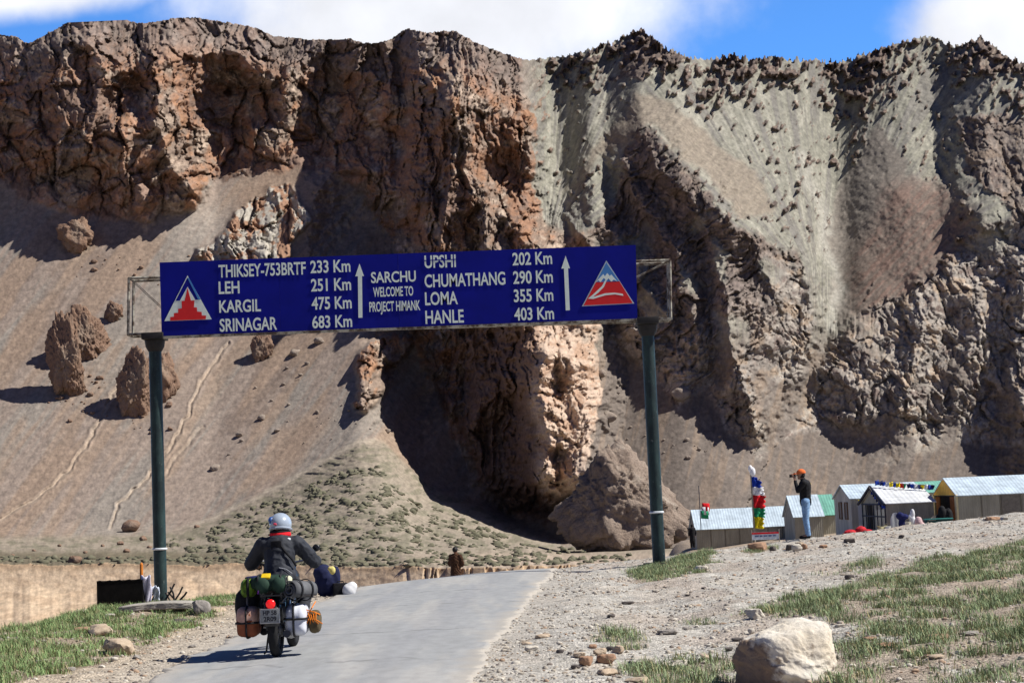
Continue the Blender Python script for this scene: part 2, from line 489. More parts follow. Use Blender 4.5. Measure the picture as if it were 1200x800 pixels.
# ---- relief: broken, jointed rock
w1, w2 = 12 * fbm(PX / 60 + 50, PY / 60, 3), 12 * fbm(PX / 60, PY / 60 + 90, 3)
w3, w4 = 2.2 * fbm(PX / 8 + 50, PY / 8, 3), 2.2 * fbm(PX / 8, PY / 8 + 90, 3)
rx = PX + w1; ry = PY + w2
vert = sstep(450, 500, PX) * sstep(630, 600, PX)              # the middle massif is fluted
right = sstep(640, 700, PX)
rel = ridged(rx / 90, ry / 120, 2) * 7 * (1 - .5 * right)
jt = np.zeros_like(rel); q0 = np.zeros_like(rel)
def joints(lo, hi, wt, ax, ay, scales, seed):
    c = np.where((PX.min(0) < hi) & (PX.max(0) > lo))[0]; sl_ = (slice(None), slice(c[0], c[-1] + 1))
    a = ax[sl_]; b = ay[sl_]; W_ = wt[sl_]
    for k_, (sx_, sy_, am) in enumerate(scales):
        u_ = .5 if k_ == 2 else 1.0
        bx_, by_, gp_, r0, r1_, r2_ = worley((a + u_ * w3[sl_]) / sx_, (b + u_ * w4[sl_]) / sy_, seed + 31 * k_)
        rel[sl_] += W_ * am * (1.1 * (r0 - .5) + 1.5 * bx_ * r1_ + .9 * by_ * r2_ - .35 * sstep(.16, 0, gp_))
        jt[sl_] += W_ * sstep(.10, .0, gp_) * (.9 - .2 * k_)
        q0[sl_] += W_ * (r0 - .5) * .6
joints(-1e9, 720, (1 - right) * (1 - vert), rx, ry, ((38, 52, 7.2), (15, 21, 3.2), (6, 8, 1.1)), 0)
joints(440, 640, vert, rx, ry, ((22, 120, 6.0), (11, 44, 3.6), (5, 14, 1.6)), 120)
w_a = right * sstep(930, 880, PX); w_b = right - w_a
joints(630, 940, w_a, rx + .95 * ry, ry - .95 * rx, ((27, 70, 5.2), (11, 26, 3.0), (5, 10, 1.5)), 220)
joints(870, 1e9, w_b, rx * .9 - .5 * ry, ry * .9 + .5 * rx, ((30, 52, 5.2), (12, 20, 3.0), (5, 8, 1.5)), 320)
rel += vert * ridged(rx / 22 + 8, ry / 130, 3, .5) * 3
rel += fbm(rx / 6, ry / 8, 3, .6) * .8
outm = (polymask(OUT1, WX, WY) | polymask(OUT2, WX, WY)).astype(float)
soft = blur(rock * np.maximum(outm, .25 + .75 * sstep(0, 30, yBase - PY)), 3)
D -= rel * soft * (1 - .45 * right)
fin = np.clip(spk + 0.55 * spk_big + 0.5 * nearRidge - 0.38, 0, 1) * up_right * (1 - .95 * smooth_m)
D -= blur(fin, 1) * 14
D -= blur(polymask(OUT1, WX, WY).astype(float), 8) * 6 + blur(polymask(OUT2, WX, WY).astype(float), 5) * 7
# scree: long streaks down the fall line
fl = np.where(PX < 640, 1.25, -0.15)                                     # left slopes run to the lower left
ang_l = np.arctan2(1.3, -1.0)
sx = PX + PY * 0.74; sy = PY - PX * 0.4
streakL = fbm(sx / 9, sy / 150, 4, 0.6)
streakL2 = fbm(sx / 30 + 7, sy / 300, 3)
streakL3 = fbm(sx / 75 + 27, sy / 420, 3) * 1.3
gx = PX - 962; gy = PY - 300
th = np.arctan2(gx, np.maximum(340 - PY, 30)) 
streakR = fbm(th * 22, np.hypot(gx, 340 - PY) / 160, 4, 0.6)
th2 = np.arctan2(PX - 640, np.maximum(290 - PY, 30))
streakM = fbm(th2 * 20 + 9, (290 - PY) / 140, 4, 0.6)
wR = sstep(740, 770, PX) * sstep(420, 380, PY)
wM = sstep(600, 640, PX) * (1 - sstep(735, 760, PX)) * sstep(300, 260, PY)
streakB = fbm(PX / 11 + 0.02 * PY, PY / 130, 4, 0.6)
wL = sstep(660, 600, PX)
streak = wL * streakL + (1 - wL) * ((wR * streakR + wM * streakM) + (1 - np.clip(wR + wM, 0, 1)) * streakB)
streakS = fbm((PX + PY) / 9, (PX - PY) / 130, 4, .62)
streak = streak * (1 - smooth_m) + streakS * smooth_m
n_b = fbm(PX / 50 + 44, PY / 50, 3)
onslope = (1 - soft) * (PY < yFoot)
streakD = wL * fbm(sx / 14, sy / 170, 3, .45) + (1 - wL) * streak
D -= onslope * (0.4 * (1 - .7 * sstep(640, 700, PX) * sstep(380, 430, PY)) * streakD + 0.12 * fbm(PX / 4, PY / 4, 3))
D -= onslope * (wR + wM) * streak * (.5 + .9 * np.clip(n_b, 0, 1)) * (1 - smooth_m)
# two narrow channels on the left scree
def channel(pts, wd, dep):
    global D
    d, s, t = polyline_dist(pts, PX + 3 * fbm(PX / 16, PY / 16, 2), PY)
    D += dep * np.exp(-(d / wd) ** 2) - 0.5 * dep * np.exp(-((d - 2.4 * wd) / wd) ** 2)
    return np.exp(-(d / (wd * 1.8)) ** 2)
ch = channel([(268, 402), (240, 440), (222, 482), (200, 525), (172, 560), (140, 590), (131, 618)], 1.4, 1.1)
ch = np.maximum(ch, channel([(150, 425), (128, 470), (105, 515), (78, 555), (40, 585), (-30, 625)], 1.4, 1.1))
ch = np.maximum(ch, 0.6 * channel([(238, 500), (215, 525), (190, 560)], 1.5, 0.8))
D -= smooth_m * .5 * streak
# fan: hummocks
fan = (PY < yEdge) * sstep(-3, 6, PY - yFoot)
D -= fan * (2.2 * fbm(PX / 18, PY / 5, 4, 0.6))
# river-cut bank with slots and pockets
bankm = (PY >= yEdge)
slot = sstep(0.05, 0.3, fbm(PX / 9 + 2, PY / 60, 3)) * sstep(470, 490, PX) * sstep(780, 700, PX)
lobe = ridged(PX / 60 + 3, PY / 160, 3) * 1.6
cone = np.clip((PY - yEdge - 18 - 12 * ridged(PX / 90, PX * 0 + 4, 2)) / 50, 0, 1)
D += bankm * (1.8 * slot - .10 * lobe * (1 - cone) - 0.12 * fbm(PX / 6, PY / 5, 3) * (1 - .8 * cone) - 9 * cone)
D -= bankm * sstep(20, 80, PY - yEdge) * 6 * sstep(300, 250, PX)
jag = 2.4 * fbm(PX / 6, 0 * PX, 4, 0.7) * (0.5 + 1.4 * sstep(600, 700, PX))   # jagged skyline

# ---- colour of the stone itself
def C(*c): return np.array(c)
def mixm(a, b, f): return a + (b - a) * f[..., None]
tan = C(.27, .218, .182); grey = C(.255, .225, .195); brown = C(.215, .155, .118); green = C(.25, .243, .20)
red = C(.32, .185, .12); pale = C(.38, .30, .235); dark = C(.125, .098, .085); rust = C(.30, .165, .095); rgrey = C(.25, .19, .15)
n1 = fbm(PX / 80 + 1, PY / 80, 4); n2 = fbm(PX / 25 + 5, PY / 25, 4, 0.6); n3 = fbm(PX / 6, PY / 6, 3, 0.6)
col = np.broadcast_to(tan, PX.shape + (3,)).copy()
# scree
col = mixm(col, grey, sstep(-0.15, 0.5, .6 * streakL + 0.8 * streakL2 + 0.8 * streakL3 + 0.4 * n1))
col = mixm(col, C(.19, .145, .118), .7 * sstep(.1, .6, -streakL3 + .5 * streakL2 + .3 * n2))
col = mixm(col, C(.30, .222, .165), 0.7 * sstep(0.0, 0.6, streakL2 - .7 * streakL3 - 0.3 * n1 + sstep(380, 560, PY) * .25) * sstep(660, 500, PX))
col = mixm(col, grey * 1.25, sstep(40, 0, np.hypot((PX - 225) / 2.2, PY - 260)) * 0.7)
rb = sstep(650, 720, PX) * sstep(380, 430, PY)
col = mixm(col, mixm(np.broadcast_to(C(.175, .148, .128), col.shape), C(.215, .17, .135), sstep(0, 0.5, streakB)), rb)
ur = sstep(600, 640, PX) * sstep(430, 370, PY)
g2 = mixm(np.broadcast_to(green, col.shape), C(.20, .19, .17), sstep(-0.1, 0.5, streak + 0.3 * n1))
g2 = mixm(g2, C(.36, .345, .29), 0.6 * sstep(0.2, 0.6, -streak + 0.5 * n2))
col = mixm(col, g2, ur)
sh = blur(polymask(SHOULDER, WX, WY).astype(float), 5)
col = mixm(col, C(.255, .215, .17), sh * 0.85)
col = mixm(col, C(.205, .183, .158), blur((polymask(RGREY, WX, WY) | polymask(SMOOTH, WX, WY)).astype(float), 4))
col = mixm(col, mixm(np.broadcast_to(C(.215, .172, .143), col.shape), C(.228, .158, .128), sstep(-.3, .5, streakS + .5 * n3 + .3 * n2)), blur(polymask(SMOOTH, WX - 22, WY - 10).astype(float), 22))
gl = np.exp(-(polyline_dist([(940, 180), (962, 235), (963, 260), (972, 300), (985, 340), (975, 380)], WX, WY)[0] / 7) ** 2)
col = mixm(col, C(.38, .365, .32), gl * 0.7)
col = mixm(col, C(.44, .36, .28), ch * 0.55)
# rock
rk = mixm(np.broadcast_to(red, col.shape), rgrey, sstep(-0.2, 0.45, n1 + 0.6 * n2))
rk = mixm(rk, pale, sstep(0.15, 0.7, n2 + 0.5 * n3 - 0.2))
rk = mixm(rk, rust, 0.7 * sstep(0.2, 0.6, -n2 + 0.4 * n3))
rk = mixm(rk, dark * 1.4, 0.7 * sstep(0.1, 0.6, -n1 - 0.4 * n2 + 0.4 * n3))
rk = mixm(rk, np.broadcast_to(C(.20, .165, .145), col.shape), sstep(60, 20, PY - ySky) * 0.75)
rr = sstep(640, 740, PX)
rkr = mixm(np.broadcast_to(C(.32, .285, .25), col.shape), C(.36, .28, .21), sstep(0, 0.5, n2 + 0.3 * n1))
rkr = mixm(rkr, dark * 1.6, sstep(0.2, 0.7, -n2 + 0.5 * n3 + 0.3 * n1))
rkr = mixm(rkr, C(.40, .37, .32), 0.7 * sstep(0.2, 0.6, n3 + n1))
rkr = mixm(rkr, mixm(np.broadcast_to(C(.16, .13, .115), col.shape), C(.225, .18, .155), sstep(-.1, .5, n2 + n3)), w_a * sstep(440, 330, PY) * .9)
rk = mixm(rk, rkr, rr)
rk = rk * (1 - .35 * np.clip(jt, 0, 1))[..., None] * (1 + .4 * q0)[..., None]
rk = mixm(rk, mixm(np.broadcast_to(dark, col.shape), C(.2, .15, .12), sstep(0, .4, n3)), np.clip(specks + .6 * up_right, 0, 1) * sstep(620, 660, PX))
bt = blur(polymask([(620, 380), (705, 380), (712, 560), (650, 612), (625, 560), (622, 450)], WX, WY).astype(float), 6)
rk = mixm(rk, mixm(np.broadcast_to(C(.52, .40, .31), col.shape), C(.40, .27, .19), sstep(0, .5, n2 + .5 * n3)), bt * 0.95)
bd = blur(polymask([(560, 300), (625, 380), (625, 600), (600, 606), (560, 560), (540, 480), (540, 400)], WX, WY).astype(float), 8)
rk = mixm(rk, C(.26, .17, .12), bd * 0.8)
o2 = polymask(OUT1, WX, WY).astype(float)
rk = mixm(rk, mixm(np.broadcast_to(C(.40, .37, .32), col.shape), C(.30, .18, .12), sstep(-.1, .3, n2 * 1.3 + n3 * .5)), o2)
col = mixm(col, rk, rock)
ln_ = np.exp(-((PY - yFoot + 2 * fbm(PX / 14, PY / 14, 2)) / 3.0) ** 2) * sstep(170, 260, PX) * sstep(452, 436, PX)
# fan with scrub-coloured patches, bank
fc = mixm(np.broadcast_to(C(.28, .24, .19), col.shape), C(.20, .182, .135), sstep(-0.1, 0.4, fbm(PX / 22, PY / 7, 4, .6)))
fc = mixm(fc, C(.37, .30, .235), sstep(640, 655, PY) * sstep(420, 600, PX))
col = mixm(col, fc, np.clip(fan, 0, 1) * 1.0)
col = mixm(col, C(.40, .345, .275), ln_ * .8)
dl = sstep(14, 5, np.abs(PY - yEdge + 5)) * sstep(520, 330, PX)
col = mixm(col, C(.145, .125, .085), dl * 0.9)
bk = mixm(np.broadcast_to(C(.56, .43, .30), col.shape), C(.49, .365, .25), sstep(-.2, .4, fbm(PX / 40, PY / 12, 3)))
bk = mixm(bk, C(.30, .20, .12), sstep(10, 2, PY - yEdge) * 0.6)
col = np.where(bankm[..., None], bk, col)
col *= (1 + 0.16 * n3 + 0.12 * fbm(PX / 2.3, PY / 2.3, 2))[..., None]
col = np.clip(col, 0.02, 0.75)

# ---- cut at the skyline: rows above it fold back down behind the ridge
ridge = ySky + jag
above = PY < ridge
over = np.clip(ridge - PY, 0, None)
# nodes above the skyline are moved to the crest, then fall away behind it
ezc = EZ - over / F
top_d = np.where(above, np.nan, D)
# distance at the crest for each column
ci = np.argmax(above, axis=0)
ci = np.where(above.any(axis=0), ci, above.shape[0] - 1)
Dc = D[np.maximum(ci - 1, 0), np.arange(D.shape[1])]
back = np.where(above, over * 3.0, 0)
DD = np.where(above, Dc[None, :] + back, D)
Zm = np.where(above, CAMZ + ezc * Dc[None, :] - back * 0.75, CAMZ + EZ * DD)
Xm = AX * DD
keep = slice(0, None)

k = NT('mountain_stone', 0.95, 0.1)
a = k.attr('Col')
f1 = k.noise(0.35, 6, 0.65)
cmx = k.mixc(1.0, a.outputs['Color'], k.mixc(k.rng(f1, .3, .7, 0, 1), c4((.74, .74, .75)), c4((1.22, 1.2, 1.18))), 'MULTIPLY')
k.col(cmx)
k.bump(f1, 0.32, 0.9)
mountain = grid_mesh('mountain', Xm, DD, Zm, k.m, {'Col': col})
mountain['kind'] = 'structure'

# ================================================================= NEAR GROUND AND ROAD
ROAD_L = [(-0.62, -6), (-0.95, 4), (-1.6, 9), (-2.2, 12)] + [tuple(on_plane(a, b)[:2]) for a, b in ((160, 800), (205, 780), (262, 752), (330, 720), (378, 703), (412, 692))] + [(-3.6, 44), (-4.2, 60), (-5, 80)]
ROAD_R = [(3.2, -6), (2.2, 4), (1.0, 9), (0.3, 12)] + [tuple(on_plane(a, b)[:2]) for a, b in ((548, 803), (570, 768), (600, 730), (625, 698), (646, 674))] + [(1.0, 44), (1.0, 60), (0.8, 80)]
def smooth01(a, b, x): return sstep(a, b, np.asarray(x, float))
def gz0(x, y):
    """ground height without the small relief (works on arrays)"""
    x = np.asarray(x, float); y = np.asarray(y, float)
    rs = 0.052 * np.clip(x - 2.0, 0, 16)
    rs = rs * (1 - 0.8 * smooth01(48, 90, y))
    cy = 36.5 + 0.6 * np.clip(x, 0, 14) + 1.3 * np.clip(x, -8, 0)                 # the brow of the rise lies farther off on the right
    t = np.clip(y - cy, 0, None)
    drop = 0.062 * (np.sqrt(t * t + 9) - 3)
    right = smooth01(-3, 6.5, x - 0.07 * (y - 40))
    pl = np.minimum(drop, np.interp(x, [8, 14, 22, 30], [2.9, 2.8, 2.0, 1.6]))
    dc = np.where(t < 46, drop, drop + 0.30 * (t - 46))
    z = rs - (right * pl + (1 - right) * np.minimum(dc, 24.2))
    # beyond the camp the plateau falls to the river
    z = z - right * 22 * smooth01(150, 210, y)
    # left edge above the river
    xe = np.interp(y, [-50, 0, 17, 24, 30, 36, 40, 60, 90], [-12, -9, -7.2, -7.2, -7.4, -8.3, -9, -11, -14])
    e = np.clip(xe - x, 0, None)
    z = z - np.minimum(0.55 * (np.sqrt(e * e + 1.2) - 1.0954), 24) * (1 - smooth01(60, 120, x - xe + 60) * 0)
    return np.maximum(z, -24.2)
def inside_road(x, y):
    yl = np.array([p[1] for p in ROAD_L]); xl = np.array([p[0] for p in ROAD_L])
    yr = np.array([p[1] for p in ROAD_R]); xr = np.array([p[0] for p in ROAD_R])
    a = np.interp(y, yl, xl); b = np.interp(y, yr, xr)
    return np.minimum(x - a, b - x)                       # >0 on the road: metres from its edge
def gz(x, y):
    x = np.asarray(x, float); y = np.asarray(y, float)
    off = 1 - smooth01(-0.9, -0.05, inside_road(x, y))
    near = 1 - smooth01(60, 110, np.abs(y))
    micro = 0.07 * fbm(x / 2.6 + 3, y / 2.6, 3) + 0.028 * fbm(x / 0.55, y / 0.55 + 8, 3, 0.6)
    return gz0(x, y) + off * near * (micro + 0.02) - 0.012
def spaced(a, b, step, lo, hi, grow=1.16):
    c = [a]
    while c[-1] < b: c.append(c[-1] + step)
    l = [a]; s_ = step
    while l[-1] > lo: s_ *= grow; l.append(l[-1] - s_)
    h = [c[-1]]; s_ = step
    while h[-1] < hi: s_ *= grow; h.append(h[-1] + s_)
    return np.array(l[:0:-1] + c + h[1:])
gxs = spaced(-9, 14, 0.07, -6000, 6000)
gys = spaced(11, 52, 0.10, -3000, 9000, 1.12)
GX, GY = np.meshgrid(gxs, gys)
GZ = gz(GX, GY)
edge = inside_road(GX, GY)
def gpoly(pts, z=0.0):
    return [tuple(on_plane(a, b, z)[:2]) for a, b in pts]
GRASS = [  # outline in the photo, density, height of ground there
    ([(935, 706), (1000, 680), (1060, 668), (1150, 652), (1210, 643), (1300, 640), (1320, 790), (1205, 775), (1140, 762), (1100, 738), (1030, 735), (1000, 722)], 0.95, 0.2),
    ([(975, 752), (1110, 752), (1110, 795), (960, 790)], 0.9, 0.1),
    ([(850, 716), (925, 703), (1010, 692), (1000, 706), (940, 722)], 0.75, 0.1),
    ([(742, 667), (838, 649), (834, 662), (760, 682)], 1.3, 0.08),
    ([(735, 772), (862, 776), (862, 806), (735, 806)], 0.8, 0.0),
    ([(1120, 784), (1210, 780), (1210, 815), (1120, 815)], 0.8, 0.1),
    ([(866, 643), (905, 637), (905, 642), (880, 646)], 0.9, 0.25),
    ([(700, 742), (742, 744), (742, 762), (716, 757)], 0.7, 0.0),
    ([(955, 663), (1030, 650), (1060, 652), (1000, 664)], 0.35, 0.3),
    ([(800, 718), (826, 712), (835, 718), (806, 726)], 0.5, 0.1),
    ([(-60, 752), (0, 738), (120, 712), (150, 706), (230, 698), (278, 693), (288, 704), (252, 720), (215, 735), (172, 752), (120, 776), (60, 792), (0, 802), (-60, 812)], 1.0, 0.0),
    ([(382, 686), (420, 682), (420, 690), (385, 694)], 0.4, 0.0),
]
gm = np.zeros(GX.shape)
for pl, dn, zz in GRASS:
    gm = np.maximum(gm, polymask(gpoly(pl, zz), GX + 0.25 * fbm(GX / .8, GY / .8, 3), GY + 0.6 * fbm(GX / 1.5 + 9, GY / 1.5, 3)) * min(dn, 1))
patch = fbm(GX / 1.7 + 4, GY / 2.6, 4, 0.55)
soil = C(.30, .235, .175); grav = C(.43, .405, .36); sand = C(.43, .35, .255); pinkish = C(.37, .30, .245)
gc = np.broadcast_to(grav, GX.shape + (3,)).copy()
gc = mixm(gc, C(.44, .40, .345), sstep(0, .5, fbm(GX / 0.9, GY / 1.4 + 30, 4)))
gc = mixm(gc, pinkish, 0.5 * sstep(0.05, 0.5, patch) * sstep(0.5, 2.0, GX) )
gc = mixm(gc, sand, sstep(-0.6, -1.6, GX) * 0.85)
gc = mixm(gc, soil, gm * 0.75)
far = sstep(60, 140, GY)
gc = mixm(gc, C(.36, .285, .215), far)
dust = sstep(-1.1, 0.0, edge) * sstep(60, 40, GY)
gc = mixm(gc, C(.42, .385, .335), dust * 0.6)
gc *= (1 + 0.2 * fbm(GX / .25, GY / .3, 3, .6))[..., None]

k = NT('stony_ground', 0.95, 0.1)
a = k.attr('Col')
vor = k.n('ShaderNodeTexVoronoi'); vor.inputs['Scale'].default_value = 26
tcn = k.n('ShaderNodeTexCoord'); k.l(tcn.outputs['Object'], vor.inputs['Vector'])
vor2 = k.n('ShaderNodeTexVoronoi'); vor2.inputs['Scale'].default_value = 70
k.l(tcn.outputs['Object'], vor2.inputs['Vector'])
sepc = k.n('ShaderNodeSeparateColor'); k.l(vor.outputs['Color'], sepc.inputs[0])
f1 = k.rng(sepc.outputs[0], 0, 1, .62, 1.36)
f2 = k.rng(k.noise(60, 4, .7), .3, .7, .75, 1.25)
mm = k.n('ShaderNodeMath', operation='MULTIPLY'); k.l(f1, mm.inputs[0]); k.l(f2, mm.inputs[1])
cb = k.n('ShaderNodeCombineColor')
for i in range(3): k.l(mm.outputs[0], cb.inputs[i])
k.col(k.mixc(1.0, a.outputs['Color'], cb.outputs[0], 'MULTIPLY'))
ma = k.n('ShaderNodeMath', operation='ADD')
k.l(k.rng(vor.outputs['Distance'], 0, .6, 1, 0), ma.inputs[0]); k.l(k.rng(vor2.outputs['Distance'], 0, .6, .5, 0), ma.inputs[1])
k.bump(ma.outputs[0], 0.7, 0.02)
ground = grid_mesh('ground', GX, GY, GZ, k.m, {'Col': np.clip(gc, .02, .8)})
ground['kind'] = 'structure'

# the road: a strip of worn, dusty tarmac with broken edges
ys = np.concatenate([np.arange(-6, 12, 0.5), np.arange(12, 44, 0.06), np.arange(44, 78, 0.5)])
cr = np.linspace(0, 1, 81)
RY = np.repeat(ys[:, None], 81, 1)
xl = np.interp(ys, [p[1] for p in ROAD_L], [p[0] for p in ROAD_L]) + 0.05 * fbm(ys / .16, ys * 0 + 11, 2) + 0.09 * fbm(ys / 0.7, ys * 0 + 1, 4, .6) + .08 * fbm(ys / 3, ys * 0 + 5, 2)
xr = np.interp(ys, [p[1] for p in ROAD_R], [p[0] for p in ROAD_R]) + 0.05 * fbm(ys / .16, ys * 0 + 15, 2) + 0.09 * fbm(ys / 0.7, ys * 0 + 3, 4, .6) + .10 * fbm(ys / 3, ys * 0 + 7, 2)
RX = xl[:, None] + (xr - xl)[:, None] * cr[None]
RZ = gz0(RX, RY) + 0.012 + 0.03 * (1 - (2 * cr[None] - 1) ** 2) + 0.012 * fbm(RX / 1.3, RY / 2.5, 2)
RZ[:, 0] -= 0.05; RZ[:, -1] -= 0.05
rc = np.broadcast_to(C(.30, .305, .305), RX.shape + (3,)).copy()
rc = mixm(rc, C(.37, .36, .34), 0.8 * sstep(-.1, .5, fbm(RX / .5, RY / 4.5, 4)))
tr = np.exp(-((cr[None] - .33) / .07) ** 2) + np.exp(-((cr[None] - .70) / .07) ** 2) + 0 * RX
rc = mixm(rc, C(.265, .27, .28), np.clip(tr, 0, 1) * .55)
ed = np.clip(1 - np.minimum(cr, 1 - cr)[None] * (xr - xl)[:, None] / (0.28 + 0.25 * fbm(ys / 2, ys * 0, 3))[:, None].clip(.08), 0, 1)
rc *= (1 + .10 * fbm(RX / .12, RY / .35, 3, .65) + .06 * fbm(RX / .25, RY / 3.0, 3))[..., None]
for yc_ in (17.5, 21.3, 26.4, 30.2):
    cl_ = np.abs(RY - yc_ - .25 * fbm(RX / .5, RX * 0 + yc_, 4, .6) - .12 * RX)
    rc = mixm(rc, C(.13, .13, .13), .6 * sstep(.09, .02, cl_) * sstep(-.3, .2, fbm(RX / .6 + yc_, RY / .6, 2)))
rc = mixm(rc, C(.41, .37, .315), ed * 0.9)
k = NT('dusty_tarmac', 0.9, 0.15)
a = k.attr('Col')
f = k.rng(k.noise(90, 4, .7), .3, .7, .82, 1.18)
cb = k.n('ShaderNodeCombineColor')
for i in range(3): k.l(f, cb.inputs[i])
k.col(k.mixc(1.0, a.outputs['Color'], cb.outputs[0], 'MULTIPLY'))
k.bump(k.noise(120, 3, .7), .35, .006)
road = grid_mesh('road', RX, RY, RZ, k.m, {'Col': rc})
road['kind'] = 'structure'

def ground_pt(px, py, z=None):
    """where the ray through this photo pixel meets the near ground"""
    d = ray(px, py)
    lo = 9.0
    for t in np.arange(9, 120, 0.1):
        if CAMZ + d.z * t <= float(gz(d.x * t, t)): break
        lo = t
    return Vector((d.x * lo, lo, float(gz(d.x * lo, lo))))

# ================================================================= BUILDING KIT
class MB:
    """collects shapes into one mesh; build() links it as ONE object"""
    def __init__(s): s.bm = bmesh.new()
    def _xf(s, vs, M):
        for v in vs: v.co = M @ v.co
    def box(s, c, size, rot=None, bev=0.0):
        r = bmesh.ops.create_cube(s.bm, size=1)
        M = Matrix.Translation(Vector(c)) @ (Euler(rot).to_matrix().to_4x4() if rot else Matrix()) @ Matrix.Diagonal((*size, 1))
        s._xf(r['verts'], M)
        if bev:
            ed = list({e for v in r['verts'] for e in v.link_edges})
            bmesh.ops.bevel(s.bm, geom=ed, offset=bev, segments=2, profile=0.6, affect='EDGES')
        return s
    def ball(s, c, size, rot=None, n=2):
        r = bmesh.ops.create_icosphere(s.bm, subdivisions=n, radius=1)
        M = Matrix.Translation(Vector(c)) @ (Euler(rot).to_matrix().to_4x4() if rot else Matrix()) @ Matrix.Diagonal((*size, 1) if hasattr(size, '__len__') else (size, size, size, 1))
        s._xf(r['verts'], M); return s
    def tube(s, pts, rad, n=8, caps=True):
        pts = [Vector(p) for p in pts]; m = len(pts)
        rads = rad if hasattr(rad, '__len__') else [rad] * m
        rings = []; prev = None
        for i, p in enumerate(pts):
            t = (pts[min(i + 1, m - 1)] - pts[max(i - 1, 0)]).normalized()
            if prev is None:
                a = t.orthogonal().normalized()
            else:
                a = (prev - t * prev.dot(t)); a = a.normalized() if a.length > 1e-6 else t.orthogonal().normalized()
            prev = a; b = t.cross(a)
            rings.append([s.bm.verts.new(p + (a * math.cos(2 * math.pi * j / n) + b * math.sin(2 * math.pi * j / n)) * rads[i]) for j in range(n)])
        for i in range(m - 1):
            for j in range(n):
                s.bm.faces.new((rings[i][j], rings[i][(j + 1) % n], rings[i + 1][(j + 1) % n], rings[i + 1][j]))
        if caps:
            s.bm.faces.new(rings[0][::-1]); s.bm.faces.new(rings[-1])
        return s
    def capsule(s, p0, r0, p1, r1, n=12):
        p0, p1 = Vector(p0), Vector(p1); d = p1 - p0; L = max(d.length, 1e-5); t = d / L
        pts, rs = [], []
        for k in range(5):
            a = math.pi / 2 * (1 - k / 4); pts.append(p0 - t * r0 * math.sin(a)); rs.append(max(r0 * math.cos(a), 1e-4))
        for k in range(5):
            a = math.pi / 2 * k / 4; pts.append(p1 + t * r1 * math.sin(a)); rs.append(max(r1 * math.cos(a), 1e-4))
        return s.tube(pts, rs, n)
    def prism(s, poly, y0, y1, axis='y'):
        """outline in the x-z plane, thickness from y0 to y1"""
        a = [s.bm.verts.new((p[0], y0, p[1])) for p in poly]; b = [s.bm.verts.new((p[0], y1, p[1])) for p in poly]
        n = len(poly)
        s.bm.faces.new(a); s.bm.faces.new(b[::-1])
        for i in range(n): s.bm.faces.new((a[i], b[i], b[(i + 1) % n], a[(i + 1) % n]))
        return s
    def ring(s, c, R_, r, axis='x', n=32, m=10, sq=1.0):
        """torus round an axis; sq widens the tube sideways"""
        g = []
        for i in range(n):
            a = 2 * math.pi * i / n; row = []
            for j in range(m):
                b = 2 * math.pi * j / m; q = R_ + r * math.cos(b); w_ = r * sq * math.sin(b)
                p = (w_, q * math.cos(a), q * math.sin(a)) if axis == 'x' else (q * math.cos(a), w_, q * math.sin(a)) if axis == 'y' else (q * math.cos(a), q * math.sin(a), w_)
                row.append(s.bm.verts.new(Vector(c) + Vector(p)))
            g.append(row)
        for i in range(n):
            for j in range(m):
                s.bm.faces.new((g[i][j], g[(i + 1) % n][j], g[(i + 1) % n][(j + 1) % m], g[i][(j + 1) % m]))
        return s
    def disc(s, c, R_, w_, axis='x', n=28):
        c = Vector(c); d = Vector((w_ / 2, 0, 0) if axis == 'x' else (0, w_ / 2, 0) if axis == 'y' else (0, 0, w_ / 2))
        return s.tube([c - d, c + d], R_, n)
    def quad(s, a, b, c, d):
        s.bm.faces.new([s.bm.verts.new(Vector(p)) for p in (a, b, c, d)]); return s
    def slab(s, a, b, c, d, th):
        """a sheet with thickness below its four corners"""
        n = (Vector(b) - Vector(a)).cross(Vector(d) - Vector(a)).normalized()
        if n.z < 0: n = -n
        top = [s.bm.verts.new(Vector(p)) for p in (a, b, c, d)]; bot = [s.bm.verts.new(Vector(p) - n * th) for p in (a, b, c, d)]
        s.bm.faces.new(top); s.bm.faces.new(bot[::-1])
        for i in range(4): s.bm.faces.new((top[i], bot[i], bot[(i + 1) % 4], top[(i + 1) % 4]))
        return s
    def surf(s, P):
        """grid of points -> sheet"""
        g = [[s.bm.verts.new(Vector(p)) for p in row] for row in P]
        for i in range(len(g) - 1):
            for j in range(len(g[0]) - 1):
                s.bm.faces.new((g[i][j], g[i][j + 1], g[i + 1][j + 1], g[i + 1][j]))
        return s
    def build(s, name, mat, parent=None, smooth=True, angle=40, loc=None):
        bmesh.ops.recalc_face_normals(s.bm, faces=s.bm.faces[:])
        me = bpy.data.meshes.new(name); s.bm.to_mesh(me); s.bm.free()
        return link(name, me, mat, parent, smooth, angle, loc)
def link(name, me, mat, parent=None, smooth=True, angle=40, loc=None):
    for q in (mat if isinstance(mat, (list, tuple)) else [mat]): me.materials.append(q)
    if smooth:
        me.polygons.foreach_set('use_smooth', [True] * len(me.polygons))
        if angle < 180: me.set_sharp_from_angle(angle=R(angle))
    o = bpy.data.objects.new(name, me); COL.objects.link(o)
    if parent: o.parent = parent
    if loc is not None: o.location = loc
    return o
def thing(name, label, cat, loc=(0, 0, 0), rot=(0, 0, 0), group=None):
    o = bpy.data.objects.new(name, None); COL.objects.link(o)
    o.location = loc; o.rotation_euler = rot; o.empty_display_size = 0.2
    return tag(o, label, cat, group)
def tag(o, label, cat, group=None, kind=None):
    if label: o['label'] = label
    if cat: o['category'] = cat
    if group: o['group'] = group
    if kind: o['kind'] = kind
    return o
